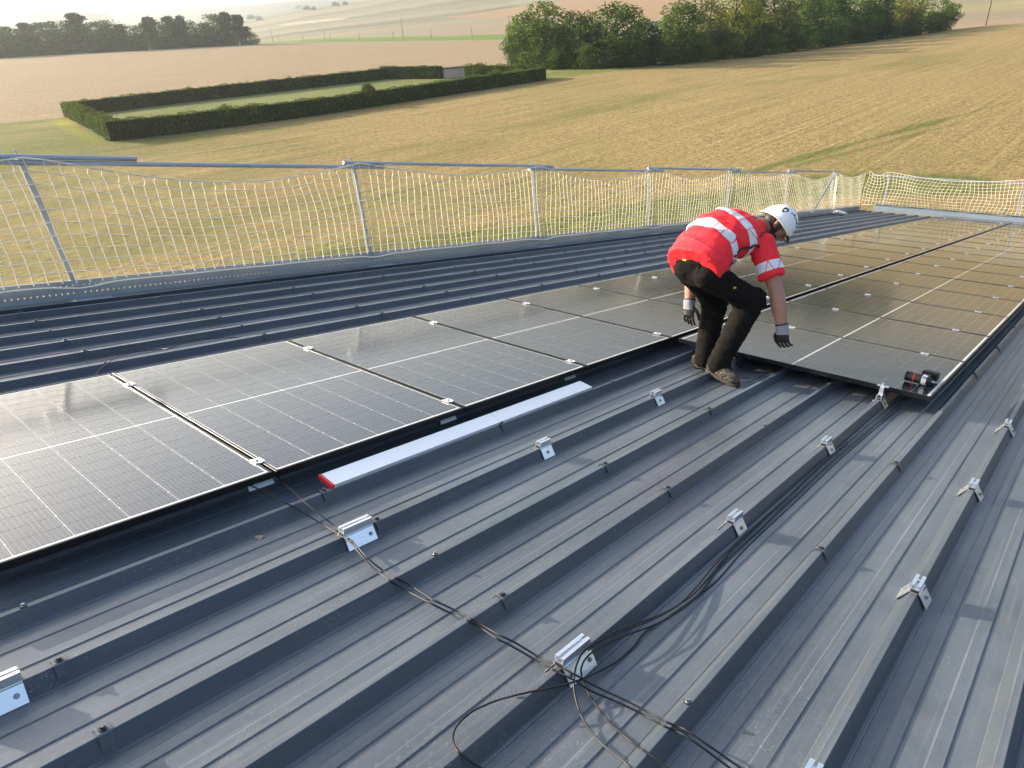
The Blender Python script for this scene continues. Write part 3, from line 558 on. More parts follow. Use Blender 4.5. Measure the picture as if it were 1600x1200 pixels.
cable([(-0.824, 4.882, 0.02), (-0.826, 4.783, 0.0173), (-0.828, 4.687, 0.0146), (-0.83, 4.593, 0.0122), (-0.832, 4.498, 0.0104), (-0.834, 4.409, 0.0094), (-0.836, 4.323, 0.009), (-0.837, 4.231, 0.009), (-0.839, 4.122, 0.009), (-0.841, 3.993, 0.009), (-0.843, 3.853, 0.009), (-0.844, 3.712, 0.009), (-0.845, 3.579, 0.009), (-0.844, 3.453, 0.009), (-0.843, 3.33, 0.009), (-0.842, 3.213, 0.009), (-0.84, 3.107, 0.009), (-0.84, 3.012, 0.009), (-0.84, 2.924, 0.009), (-0.84, 2.841, 0.009), (-0.84, 2.76, 0.009), (-0.84, 2.68, 0.009), (-0.839, 2.603, 0.009), (-0.839, 2.528, 0.009), (-0.837, 2.458, 0.009), (-0.834, 2.39, 0.0092), (-0.829, 2.325, 0.0094), (-0.825, 2.263, 0.0097), (-0.822, 2.208, 0.0101), (-0.822, 2.16, 0.0106), (-0.824, 2.117, 0.0112), (-0.826, 2.076, 0.0118), (-0.83, 2.034, 0.012), (-0.833, 1.989, 0.0117), (-0.838, 1.943, 0.0111), (-0.843, 1.899, 0.0106), (-0.847, 1.862, 0.0101), (-0.852, 1.832, 0.0099), (-0.857, 1.808, 0.0099), (-0.861, 1.786, 0.01), (-0.863, 1.763, 0.01), (-0.862, 1.739, 0.01), (-0.859, 1.715, 0.0099), (-0.855, 1.69, 0.0099), (-0.852, 1.666, 0.01), (-0.851, 1.643, 0.0103), (-0.85, 1.619, 0.0106), (-0.85, 1.595, 0.0112), (-0.851, 1.571, 0.012), (-0.854, 1.547, 0.013), (-0.858, 1.522, 0.0145), (-0.862, 1.496, 0.017), (-0.865, 1.47, 0.0216), (-0.867, 1.442, 0.0287), (-0.868, 1.414, 0.0377), (-0.869, 1.386, 0.0476), (-0.871, 1.362, 0.055), (-0.876, 1.342, 0.0589), (-0.883, 1.325, 0.0608), (-0.891, 1.309, 0.0615), (-0.899, 1.293, 0.062), (-0.909, 1.275, 0.0626), (-0.921, 1.256, 0.0627), (-0.933, 1.238, 0.062), (-0.945, 1.221, 0.06), (-0.957, 1.207, 0.056), (-0.969, 1.195, 0.0505), (-0.981, 1.182, 0.0452), (-0.992, 1.168, 0.0406), (-1.001, 1.153, 0.0369), (-1.008, 1.136, 0.0341), (-1.015, 1.119, 0.0319), (-1.019, 1.103, 0.0303), (-1.02, 1.087, 0.0294), (-1.02, 1.071, 0.0291), (-1.018, 1.056, 0.0294), (-1.014, 1.042, 0.0304), (-1.01, 1.03, 0.0321), (-1.003, 1.019, 0.0344), (-0.996, 1.009, 0.0372), (-0.987, 0.999, 0.0402), (-0.978, 0.99, 0.0437), (-0.967, 0.982, 0.0474), (-0.955, 0.975, 0.0506), (-0.943, 0.969, 0.0535), (-0.932, 0.967, 0.0535), (-0.922, 0.97, 0.049), (-0.912, 0.973, 0.0448), (-0.903, 0.977, 0.04), (-0.894, 0.982, 0.0338), (-0.885, 0.99, 0.0261), (-0.877, 0.997, 0.0185), (-0.867, 1.003, 0.0135)], 'black cable swinging out into the wide loop near the bottom edge', group='black cables lying across the roof')
cable([(-4.491, 1.387, 0.062), (-4.51, 1.401, 0.065), (-4.523, 1.413, 0.0695), (-4.539, 1.428, 0.0735), (-4.567, 1.451, 0.075), (-4.615, 1.487, 0.0728), (-4.678, 1.533, 0.0679), (-4.741, 1.582, 0.0629), (-4.791, 1.627, 0.0589), (-4.822, 1.666, 0.0561), (-4.84, 1.703, 0.0542), (-4.851, 1.739, 0.0526), (-4.861, 1.775, 0.05), (-4.874, 1.814, 0.0447), (-4.883, 1.855, 0.0383), (-4.884, 1.891, 0.0338), (-4.877, 1.92, 0.033), (-4.858, 1.937, 0.0369), (-4.827, 1.944, 0.0445), (-4.795, 1.95, 0.0538), (-4.78, 1.968, 0.06), (-4.792, 2.004, 0.0614), (-4.822, 2.053, 0.0603), (-4.857, 2.107, 0.0578), (-4.881, 2.159, 0.055), (-4.892, 2.209, 0.0514), (-4.896, 2.259, 0.0469), (-4.891, 2.307, 0.0432), (-4.881, 2.349, 0.0414), (-4.863, 2.382, 0.0417), (-4.837, 2.408, 0.0439), (-4.807, 2.431, 0.0469), (-4.778, 2.455, 0.05)], 'short black cable on the bare ribs behind the near panels', group='black cables lying across the roof')
cable([(-0.888, 3.991, 0.012), (-0.889, 3.837, 0.012), (-0.89, 3.691, 0.012), (-0.891, 3.553, 0.012), (-0.89, 3.425, 0.012), (-0.888, 3.304, 0.012), (-0.885, 3.19, 0.012), (-0.882, 3.084, 0.012), (-0.88, 2.987, 0.012), (-0.878, 2.901, 0.012), (-0.877, 2.822, 0.012), (-0.876, 2.747, 0.012), (-0.875, 2.672, 0.012), (-0.874, 2.594, 0.012), (-0.873, 2.516, 0.012), (-0.872, 2.443, 0.012), (-0.869, 2.38, 0.012), (-0.865, 2.329, 0.0118), (-0.86, 2.287, 0.0116), (-0.855, 2.247, 0.0117), (-0.851, 2.203, 0.0123), (-0.847, 2.154, 0.0135), (-0.844, 2.104, 0.0153), (-0.841, 2.054, 0.0175), (-0.841, 2.006, 0.0203), (-0.844, 1.96, 0.0235), (-0.848, 1.916, 0.0272), (-0.853, 1.873, 0.0311), (-0.859, 1.833, 0.035), (-0.866, 1.796, 0.039), (-0.874, 1.761, 0.0431), (-0.882, 1.728, 0.047), (-0.889, 1.698, 0.05), (-0.896, 1.672, 0.0522), (-0.902, 1.649, 0.0537), (-0.908, 1.627, 0.0547), (-0.913, 1.605, 0.055), (-0.919, 1.583, 0.0545), (-0.923, 1.562, 0.0533), (-0.927, 1.54, 0.0529), (-0.93, 1.517, 0.0535)], 'black cable lowest in the bundle beside the rib, ending at the two-screw bracket', group='black cables lying across the roof')

# ------------------------------------------------------------------ guard rail along the gable
PD = Vector((.0508,-.245,.968))
POSTB = [-1.2, 2.05, 5.25, 8.45, 11.75, 15.1, 18.5, 22.0]
rail_ = thing('safety_railing', ROOF @ T((-6.8,0,0)), 'temporary grey steel guard rail with posts along the left roof edge', 'railing')
def post_into(parent, base, d, L, w=.042):
    m_ = MB(); d = d.normalized()
    u = Vector((1,0,0)); u = (u-d*u.dot(d)).normalized(); v_ = d.cross(u)
    p0 = base-d*.25; p1 = base+d*L
    vs = [p+u*sx*w/2+v_*sy*w/2 for p in (p0,p1) for sx,sy in ((-1,-1),(1,-1),(1,1),(-1,1))]
    m_.add(vs, [(0,1,5,4),(1,2,6,5),(2,3,7,6),(3,0,4,7),(4,5,6,7)])
    for k in range(7):
        q = base+d*(.15+.14*k); m_.tube([q-v_*(w/2+.0015), q-v_*(w/2-.001)], .006, 6)
    return m_.build('post', parent, M_galv)
for i, b in enumerate(POSTB):
    base = Vector((0, b, .14)); post_into(rail_, base, PD, 1.10)
    top = base+PD.normalized()*1.09
    c_ = MB(); c_.box(-.03,-.03,-.035,.05,.03,.045, M=T(top)); c_.tube([top+Vector((-.01,-.012,.03)), top+Vector((-.01,-.03,.085))], .011, 8); c_.tube([top+Vector((.05,-.03,.01)), top+Vector((.05,.03,.01))], .02, 10)
    c_.build('coupler', rail_, M_galv)
tops = [Vector((0,b,.14))+PD.normalized()*1.09 for b in POSTB]
for i in range(len(tops)-1):
    A = tops[i]+Vector((.05,-.16 if i else -1.4, -.012 if i % 2 else .032)); B = tops[i+1]+Vector((.05,.40 if i else .86,-.012 if i % 2 else .032))
    m_ = MB(); m_.tube([A, A.lerp(B,.33), A.lerp(B,.66), B], .021, 10); m_.build('rail', rail_, M_galv)
# brace at the corner post
m_ = MB(); m_.tube([tops[7]+Vector((.06,-.05,-.02)), Vector((.35, 19.6, .16))], .022, 8); m_.build('brace', rail_, M_galv)
# toe boards: perforated planks
def toe_mesh(L, face, h=.155, hole=True):
    m_ = MB(); th = .0018
    def quad(y0,z0,y1,z1): m_.add([(0,y0,z0),(0,y1,z0),(0,y1,z1),(0,y0,z1)], [(0,1,2,3)])
    rows = [(.030,.064),(.098,.126)]
    zc = 0; s_ = .046
    n = int(L/s_)
    for (z0, z1) in rows:
        quad(0,zc,L,z0); zc = z1
        zm = (z0+z1)/2; r = .008 if z0 < .05 else .0068
        for k in range(n):
            y0, y1 = k*s_, (k+1)*s_ if k < n-1 else L; ym = (k+.5)*s_
            skip = (k < 4 or k > n-6) and hole
            o4 = [(0,y0,z0),(0,y1,z0),(0,y1,z1),(0,y0,z1)]
            if skip: m_.add(o4, [(0,1,2,3)]); continue
            c8 = [(0, ym+r*math.cos(a), zm+r*math.sin(a)) for a in [R_(-157.5+45*q) for q in range(8)]]
            m_.add(o4+c8, [(0,1,6,5),(1,7,6),(1,2,8,7),(2,9,8),(2,3,10,9),(3,11,10),(3,0,4,11),(0,5,4)])
    quad(0,zc,L,h)
    m_.add([(0,0,h),(0,L,h),(-.018,L,h+.004),(-.018,0,h+.004)], [(0,1,2,3)])
    m_.add([(0,0,0),(0,L,0),(.03,L,-.004),(.03,0,-.004)], [(0,3,2,1)])
    return m_.mesh('toe_board', M_board)
TB = toe_mesh(3.6, 1)
for i, b in enumerate([-2.5, 1.0-.3, 3.92, 7.14, 10.3, 13.5, 16.7, 19.9]):
    L_ = 3.6
    o = obj('toe_board', TB, rail_, M=T((.05+(i % 2)*.004, b-.0, .055)) @ Matrix.Rotation(R_(-7), 4, 'Y'))
m_ = MB(); m_.box(.05,23.5,.05,.055,25.0,.21); m_.build('toe_board', rail_, M_board)
for b in POSTB[:-1]:
    m_ = MB(); m_.box(.06,b-.10,.0495,.17,b+.24,.0535); m_.build('foot_plate', rail_, M_galv)
# eave railing at the far end
rail2 = thing('safety_railing', ROOF @ T((0,25.0,0)), 'guard rail and blue-grey toe board across the far roof end', 'railing')
EA = [-6.1, -2.5, 1.2, 4.8]
dE = Vector((-.02,.10,.98)).normalized()
topsE = []
for a in EA:
    base = Vector((a,.12,.1)); post_into(rail2, base, dE, 1.08); topsE.append(base+dE*1.05)
    m_ = MB(); m_.box(-.035,-.04,-.04,.035,.04,.05, M=T(base+dE*1.06)); m_.build('coupler', rail2, M_galv)
for i in range(len(EA)-1):
    m_ = MB(); m_.tube([topsE[i]+Vector((-.5,-.04,.02*(i%2))), topsE[i+1]+Vector((.5,-.04,.02*(i%2)))], .022, 8); m_.build('rail', rail2, M_galv)
M_board2 = mat('eave_board', (.24,.30,.36), .5, .2)
for i, a in enumerate((-6.35,-3.1,.15,3.4)):
    m_ = MB(); m_.box(a,.02+.004*(i%2),.05,a+3.3,.026+.004*(i%2),.27); m_.box(a,-.03,.2702,a+3.3,.0265+.004*(i%2),.2745); m_.build('toe_board', rail2, M_board2)

# ------------------------------------------------------------------ nets
def cords(polys, r):
    """list of point lists -> triangular tubes, one mesh"""
    V_, F_ = [], []; n0 = 0
    for P in polys:
        P = np.asarray(P, float); n = len(P)
        tg = np.gradient(P, axis=0); tg /= np.linalg.norm(tg, axis=1)[:, None]+1e-9
        ref = np.where(np.abs(tg[:, 2:3]) > .8, [[1.,0,0]], [[0,0,1.]])
        u_ = np.cross(tg, ref); u_ /= np.linalg.norm(u_, axis=1)[:, None]+1e-9; v_ = np.cross(tg, u_)
        ring = np.stack([P+r*(u_*math.cos(a)+v_*math.sin(a)) for a in (0, 2.094, 4.189)], 1).reshape(-1, 3)
        V_.append(ring)
        i = np.arange(n-1)[:, None]*3; k = np.arange(3)[None]; k2 = (k+1) % 3
        F_.append((np.stack([i+k, i+k2, i+3+k2, i+3+k], -1).reshape(-1, 4))+n0); n0 += len(ring)
    return np.concatenate(V_), np.concatenate(F_)
def net(posts, p_at, length, nrows, sag, name, label, step=.104, bulge=.035, wav=.45, r=.0048):
    """p_at(s, h, n): point on the net for arclength s, height h, offset n"""
    ns = int(length/step)+1; S = np.linspace(posts[0], posts[0]+length, ns); pr = np.array(posts)
    top = np.empty(ns); tt = np.empty(ns)
    for i, s_ in enumerate(S):
        k = np.clip(np.searchsorted(pr, s_)-1, 0, len(pr)-2); u_ = np.clip((s_-pr[k])/(pr[k+1]-pr[k]), 0, 1)
        tt[i] = u_; top[i] = 1.06-sag*(1+.25*math.sin(k*2.3))*4*u_*(1-u_)*(1-.25*(2*u_-1)**2)
    ph = rng.uniform(0, 6.28, 8)
    def pt(i, h):
        s_ = S[i]; H_ = top[i]; q = h/H_
        n_ = bulge*math.sin(math.pi*q)*(.6+.4*math.sin(s_*1.9+ph[0]))*4*tt[i]*(1-tt[i])+.012*math.sin(s_*7+h*5+ph[1])
        ds = wav*(.05*math.sin(2.1*s_+ph[2])*math.sin(math.pi*q)+.10*(tt[i]-.5)*-(q**2)*.8+.012*math.sin(9*h+ph[3]+s_*3))
        dh = .012*math.sin(s_*4+ph[4]+h*6)*math.sin(math.pi*q)
        return p_at(s_+ds, h+dh, n_)
    polys = []
    for i in range(ns):                         # uprights
        hs = np.linspace(.0, top[i], nrows*2+1)
        P = [pt(i, h) for h in hs]
        P[-2] = P[-2]+Vector((0, random.uniform(-.022,.022), 0)); polys.append(P)
    cell = 1.0/nrows
    for j in range(1, nrows):                   # levels hang at fixed spacing from the bottom near the posts, squeezed by the sag
        polys.append([pt(i, top[i]*j/nrows) for i in range(ns)])
    V1, F1 = cords(polys, r)
    rope = [[pt(i, top[i]) for i in range(ns)], [pt(i, 0.0)+Vector((.03,0,-.015-.03*math.exp(-(min(abs(S[i]-p) for p in pr)/.18)**2))) for i in range(ns)]]
    V2, F2 = cords(rope, r*1.7)
    o_ = obj(name, mesh_np(name, np.concatenate([V1, V2]), np.concatenate([F1, F2+len(V1)]), [M_cord]), M=ROOF)
    tag(o_, label, 'net'); return o_
def pA(s_, h, n_): return Vector((-6.70+.0508*h+n_, s_-.22*h, .20+.968*h))
net([b for b in POSTB]+[24.75], pA, 25.9, 10, .17, 'safety_net', 'cream knotted safety net hung along the left roof edge')
def pB(s_, h, n_): return Vector((s_, 25.02+.1*h-n_*2.2, .26+.95*h))
net([-6.75,-6.1,-2.5,1.2,4.8], pB, 11.5, 10, .14, 'safety_net', 'cream safety net sagging across the far roof end', bulge=.16, wav=1.3)
m_ = MB(); Vp, Fp = cords([[Vector((-6.73,22.02,.2))+PD*h+Vector((.05+.03*math.sin(h*9),.06*math.sin(h*5),0)) for h in np.linspace(0,1.05,14)], [Vector((-6.70,21.92,.2))+PD*h+Vector((.09*(1-h),-.05*math.sin(h*6),0)) for h in np.linspace(0,1.05,14)]], .03)
o = obj('net_end', mesh_np('net_end', Vp, Fp, [M_cord]), M=ROOF); tag(o, 'white rolled net end tied to the braced corner post', 'net')
def blob(name, spheres, vox, mat_, parent=None, smooth_it=4, M=None):
    """voxel union of capsules ((p, q, r1, r2[, (axis, factor)])...)"""
    m_ = MB()
    for s_ in spheres:
        capsule(m_, *s_)
    return voxel(name, m_, vox, mat_, parent, smooth_it, M)
def capsule(m_, p, q, r1, r2, n=14, k=5):
    p, q = Vector(p), Vector(q); ax = q-p
    d = ax.normalized() if ax.length > 1e-6 else Vector((0,0,1)); u_ = d.orthogonal().normalized(); v_ = d.cross(u_)
    rings = [(p-d*r1*math.cos(math.pi/2*i/k), r1*math.sin(math.pi/2*i/k)) for i in range(1, k+1)]
    rings += [(q+d*r2*math.sin(math.pi/2*i/k), r2*math.cos(math.pi/2*i/k)) for i in range(0, k)]
    vs = [c+(u_*math.cos(2*math.pi*j/n)+v_*math.sin(2*math.pi*j/n))*r for c, r in rings for j in range(n)]
    vs += [p-d*r1, q+d*r2]; nr_ = len(rings); a_, b_ = len(vs)-2, len(vs)-1
    fs_ = [(i*n+j, i*n+(j+1)%n, (i+1)*n+(j+1)%n, (i+1)*n+j) for i in range(nr_-1) for j in range(n)]
    fs_ += [(a_, (j+1)%n, j) for j in range(n)] + [(b_, (nr_-1)*n+j, (nr_-1)*n+(j+1)%n) for j in range(n)]
    m_.add(vs, fs_)
def loft(m_, rings, lat, n=24):
    """rings (centre, half width along lat, half depth); closed"""
    C_ = [Vector(r[0]) for r in rings]; vs = []
    for i, (c, w_, d_) in enumerate(rings):
        tg = (C_[min(i+1, len(C_)-1)]-C_[max(i-1, 0)]).normalized()
        L_ = Vector(lat[i] if isinstance(lat, list) else lat); L_ = (L_-tg*L_.dot(tg)).normalized(); D_ = tg.cross(L_)
        for j in range(n):
            a = 2*math.pi*j/n; ca_, sa_ = math.cos(a), math.sin(a)
            vs.append(Vector(c)+L_*w_*math.copysign(abs(ca_)**.85, ca_)+D_*d_*math.copysign(abs(sa_)**.85, sa_))
    nr_ = len(rings)
    fs_ = [(i*n+j, i*n+(j+1)%n, (i+1)*n+(j+1)%n, (i+1)*n+j) for i in range(nr_-1) for j in range(n)]
    fs_ += [tuple(range(n-1,-1,-1)), tuple((nr_-1)*n+j for j in range(n))]
    m_.add(vs, fs_)
def voxel(name, m_, vox, mat_, parent=None, smooth_it=4, M=None, fac=.5):
    me = m_.mesh(name+'_src'); o_ = bpy.data.objects.new(name, me); COL.objects.link(o_)
    r_ = o_.modifiers.new('r', 'REMESH'); r_.mode = 'VOXEL'; r_.voxel_size = vox; r_.use_smooth_shade = True
    if smooth_it:
        s_ = o_.modifiers.new('s', 'SMOOTH'); s_.iterations = smooth_it; s_.factor = fac
    dg = bpy.context.evaluated_depsgraph_get()
    me2 = bpy.data.meshes.new_from_object(o_.evaluated_get(dg), depsgraph=dg)
    o_.modifiers.clear(); o_.data = me2; bpy.data.meshes.remove(me); me2.name = name
    me2.materials.clear()
    for q in (mat_ if isinstance(mat_, (list, tuple)) else [mat_]): me2.materials.append(q)
    me2.polygons.foreach_set('use_smooth', np.ones(len(me2.polygons), bool))
    if parent: o_.parent = parent
    if M is not None:
        if parent: o_.matrix_local = M
        else: o_.matrix_world = M
    return o_
M_cloth = mat('white_cloth', (.72,.71,.68), .8)
o = blob('rope_bundle', [((0,0,.05),(.16,.02,.05),.07,.05),((.08,.1,.06),(.2,.16,.04),.06,.05),((.02,-.08,.05),(.1,-.12,.08),.05,.05),((.24,.05,.05),(.3,.1,.04),.05,.035)], .02, M_cloth, None, 1, ROOF @ T((-6.62,22.1,.03)))
tag(o, 'small white bundle at the foot of the braced corner post', 'bundle')
# ------------------------------------------------------------------ foliage
def leaf_mat(name, dark, light, trans=.3):
    m = bpy.data.materials.new(name); m.use_nodes = True; nt = m.node_tree
    nt.nodes.remove(nt.nodes['Principled BSDF']); out = nt.nodes['Material Output']
    g = nt.nodes.new('ShaderNodeNewGeometry'); nz = nt.nodes.new('ShaderNodeTexNoise'); nz.inputs['Scale'].default_value = .35
    nt.links.new(g.outputs['Position'], nz.inputs['Vector'])
    ad = nt.nodes.new('ShaderNodeMath'); ad.operation = 'MULTIPLY_ADD'; nt.links.new(g.outputs['Random Per Island'], ad.inputs[0]); ad.inputs[1].default_value = .55
    sb = nt.nodes.new('ShaderNodeMath'); sb.operation = 'MULTIPLY_ADD'; nt.links.new(nz.outputs['Fac'], sb.inputs[0]); sb.inputs[1].default_value = 1.1; sb.inputs[2].default_value = -.32
    nt.links.new(sb.outputs[0], ad.inputs[2])
    mx = nt.nodes.new('ShaderNodeMix'); mx.data_type = 'RGBA'; mx.inputs[6].default_value = (*dark,1); mx.inputs[7].default_value = (*light,1); nt.links.new(ad.outputs[0], mx.inputs[0])
    df = nt.nodes.new('ShaderNodeBsdfDiffuse'); tr = nt.nodes.new('ShaderNodeBsdfTranslucent'); ms = nt.nodes.new('ShaderNodeMixShader'); ms.inputs[0].default_value = trans
    nt.links.new(mx.outputs[2], df.inputs[0]); nt.links.new(mx.outputs[2], tr.inputs[0]); nt.links.new(df.outputs[0], ms.inputs[1]); nt.links.new(tr.outputs[0], ms.inputs[2]); nt.links.new(ms.outputs[0], out.inputs[0])
    return m
L_A = leaf_mat('leaf_mid_green', (.028,.055,.012), (.17,.25,.05), .4)
L_B = leaf_mat('leaf_deep_green', (.024,.05,.012), (.14,.22,.045), .4)
L_C = leaf_mat('leaf_bronze_green', (.045,.06,.018), (.17,.19,.055), .4)
L_D = leaf_mat('leaf_yellow_green', (.10,.12,.02), (.34,.36,.07), .4)
L_P = leaf_mat('pine_needle', (.022,.038,.014), (.08,.11,.035), .2)
L_H = leaf_mat('hedge_leaf', (.022,.04,.010), (.17,.225,.045), .35)
M_bark = mat('bark', (.09,.07,.05), .9)
def quads(P, Nn, size, g=None, jit=.9):
    """leaf quads at P facing roughly Nn"""
    g = g or rng; n = len(P)
    Nn = Nn + g.normal(0, jit, (n,3)); Nn /= np.linalg.norm(Nn, axis=1)[:, None]
    rd = g.normal(0, 1, (n,3)); U = np.cross(Nn, rd); U /= np.linalg.norm(U, axis=1)[:, None]; W = np.cross(Nn, U)
    s = (size*g.uniform(.6, 1.25, n))[:, None]
    V_ = np.stack([P-U*s*.5, P-W*s*.36, P+U*s*.5, P+W*s*.36], 1).reshape(-1, 3)
    return V_, np.arange(n*4).reshape(n, 4)
def crown_mesh(name, seed, kind, n, size, mat_, h=10., w=8.):
    g = np.random.default_rng(seed); C_ = []; 
    if kind == 'pine':
        for k in range(26):
            z = g.uniform(.30, .97); rr = .46*(1.02-z)**.6*g.uniform(.1, 1.); a = g.uniform(0, 6.28)
            C_.append((rr*w*math.cos(a)*.8, rr*w*math.sin(a)*.8, z*h, g.uniform(.10,.18)*w, .85))
    else:
        lo = .04
        for k in range(44):
            z = lo+(.9-lo)*g.uniform(0,1)**1.15; prof_ = math.sin(math.pi*min(1, max(0.02, (z-.0)*.98)))**.45 if kind != 'dome' else max(.1, 1-z*z)**.5
            rr = .40*prof_*math.sqrt(g.uniform(.25, 1.)); a = g.uniform(0, 6.28)
            C_.append((rr*w*math.cos(a), rr*w*math.sin(a), z*h, g.uniform(.10,.20)*w*(1.1-.35*z), .95))
        C_.append((0,0,.55*h,.3*w,1.3)); C_.append((0,0,.3*h,.34*w,1.)); C_.append((0,0,.12*h,.36*w,.6)); C_.append((g.uniform(-.1,.1)*w,g.uniform(-.1,.1)*w,.88*h,.13*w,.9))
    C_ = np.array(C_); pw = C_[:,3]**2; pick = g.choice(len(C_), n, p=pw/pw.sum())
    d = g.normal(0,1,(n,3)); d /= np.linalg.norm(d, axis=1)[:, None]
    rad_ = C_[pick,3]*g.uniform(.35,1.,n)**.33*(1+.10*g.normal(0,1,n))
    P = C_[pick,:3]+d*rad_[:, None]*np.stack([np.ones(n),np.ones(n),C_[pick,4]],1)
    P[:,2] = np.clip(P[:,2], .1, None)
    cen = P-np.array([0,0,.5*h]); cen /= np.linalg.norm(cen,axis=1)[:,None]+1e-6
    V_, F_ = quads(P, d*.7+cen*.5, size, g, .55)
    return mesh_np(name, V_, F_, [mat_])
def trunk_mesh(seed, h, w, kind):
    g = random.Random(seed); m_ = MB()
    m_.tube([(0,0,-.4),(.05*w*g.uniform(-1,1),0,h*.25),(.05*w*g.uniform(-1,1),.04*w*g.uniform(-1,1),h*.55),(0,0,h*.88)], [.03*h,.022*h,.014*h,.004*h], 8)
    for k in range(9):
        z = h*g.uniform(.18,.7); a = g.uniform(0,6.28); L_ = w*g.uniform(.22,.4)
        m_.tube([(0,0,z),(L_*.5*math.cos(a),L_*.5*math.sin(a),z+L_*.35),(L_*math.cos(a),L_*math.sin(a),z+L_*(.2 if kind=='pine' else .7))], [.011*h,.007*h,.002*h], 5)
    return m_.mesh('trunk', M_bark)
KINDS = {'a': (L_A,'row'), 'b': (L_B,'row'), 'c': (L_C,'row'), 'd': (L_D,'row'), 'e': (L_A,'dome'), 'p': (L_P,'pine'), 'u': (L_B,'dome'), 'v': (L_A,'dome')}
VAR = {}
def tree(name, kind, var, x, y, h, w, label, cat, group, z=None, n=5200, leaf=.36):
    key = (kind, var)
    if key not in VAR: VAR[key] = (crown_mesh('crown', 100*ord(kind)+var, KINDS[kind][1], n, leaf, KINDS[kind][0]), trunk_mesh(ord(kind)+var, 10., 8., KINDS[kind][1]))
    cm, tm = VAR[key]
    M = T((x, y, (z1(x,y) if z is None else z)-.05)) @ Matrix.Rotation(random.uniform(0,6.28), 4, 'Z') @ Matrix.Diagonal((w/8., w/8., h/10., 1))
    t_ = thing(name, M, label, cat, group); obj('crown', cm, t_); obj('trunk', tm, t_); return t_
ROW = [('a',-97.6,112.5,8.3,5.8,'low rounded green tree at the left end of the tree row'),('a',-90.6,112,10.8,11.0,'broad round-topped tree, second from the left end of the tree row'),('a',-83.5,112.5,9.2,7.2,'dark narrow tree between the round-topped one and the big lobed one'),('b',-77.5,116,10.3,10.1,'big lobed dark green tree in the left part of the tree row'),('b',-75.5,122.5,7.9,6.4,'lower grey-green tree in the dip of the tree row'),('a',-73.4,131,10.5,8.9,'tall leafy green tree just right of the dip in the row'),('c',-72,140,10.8,6.6,'brownish green tree left of the yellow-green one'),('d',-71,149,12.5,9.7,'bright yellow-green tree in the middle of the tree row'),('a',-72.6,158,11.9,7.8,'green domed tree right of the yellow-green one'),('c',-72.8,171,13.6,10.6,'dark bronze tree towering in the middle of the tree row'),('a',-72.8,187,13.4,10.5,'green tree right of the dark bronze one in the row'),('b',-71,202,13.4,10.6,'deep green tree two places right of the dark bronze one'),('a',-67.6,215,12.8,10.4,'mid green tree four places from the right end of the row'),('b',-65.5,221,12.2,9.4,'deep green tree three places from the right end of the row'),('d',-60.3,232,11.4,9.6,'light yellowish tree near the right end of the tree row'),('a',-55.4,244.6,8.4,8.4,'low green tree at the right end of the tree row by the pole')]
for i, (k, x_, y_, h_, w_, lab) in enumerate(ROW):
    tree('broadleaf_tree', k, i % 3, x_, y_, h_*1.04, w_*1.28, lab, 'tree', 'trees in the row across the field', n=9000, leaf=.34)
BUSH = [(-92.9,110.3,5.4,4.8),(-85.2,109.3,5.6,4.7),(-79,109.9,4.0,4.5),(-75.2,115.5,4.1,5.3),(-72.9,121.8,4.6,5.1),(-71.6,126.8,4.7,4.3),(-70.4,134,4.9,4.9),(-69.3,141.9,5.1,5.1),(-68.6,150.4,5.6,5.8),(-69,159.5,5.8,5.8),(-68.9,168.1,6,5.7),(-68.9,176,5.9,5.8),(-68.8,183.7,5.8,6.1),(-68.2,190.5,5.8,6.1),(-67.3,197.6,5.8,6.4),(-65.8,204,5.8,6.4),(-64.4,209.3,5.8,6.6),(-61.9,220.4,5.5,6.1),(-58.6,228.5,5.3,5.9),(-55.1,236.8,5.1,5.3)]
for i, (x_, y_, h_, w_) in enumerate(BUSH):
    tree('shrub', 'u' if i % 3 else 'v', i % 2, x_, y_, h_*1.1, w_*1.45, '%s dark shrub from the left at the foot of the tree row' % ORD[i], 'shrub', 'shrubs under the tree row', n=3600, leaf=.42)
WOOD = [(-318,79.5,10.5,9.5),(-320.1,85.5,10.1,9.2),(-324.1,91.4,9.8,8.0),(-327.3,97.4,10.7,8.7),(-327.8,103.7,11.3,9.8),(-326.8,109.5,11.5,9.0),(-323.5,114.0,13.3,10.0),(-320.4,118.1,10.5,8.5),(-317.3,121.9,11.0,7.5),(-314.8,126.1,9.0,7.6),(-314.5,130.9,8.8,7.6),(-317.3,138.5,11.1,8.9),(-320.0,144.5,10.8,7.4),(-321.3,149.4,12.0,8.1),(-321.9,153.9,11.4,6.5),(-322.0,159.4,10.4,9.4),(-319.7,167.6,12.4,9.0),(-318.2,172.2,12.2,8.5),(-316.3,177.3,11.4,9.6)]
for i, (x_, y_, h_, w_) in enumerate(WOOD):
    pine = i in (3, 6, 9, 11, 13, 14, 17, 18)
    tree('pine_tree' if pine else 'broadleaf_tree', 'p' if pine else 'b', 5+i % 3, x_, y_, h_*1.05, w_*1.7, ('hazy grey-green %s, %s from the left in the far wood' % ('pine' if pine else 'tree', ORD[i])) if i < 18 else 'hazy spreading pine at the right end of the far wood', 'tree', 'trees of the far wood', n=4200, leaf=.5)
for i, (x_, y_, h_, w_) in enumerate(WOOD):
    if True:
        tree('shrub', 'u', 4+i % 2, x_+5, y_+1.5, 5.2, 9.5, '%s hazy shrub from the left along the foot of the far wood' % ORD[i], 'shrub', 'shrubs at the foot of the far wood', n=3600, leaf=.42)
M_hz = leaf_mat('far_leaf', (.03,.045,.02), (.07,.09,.035), .1)
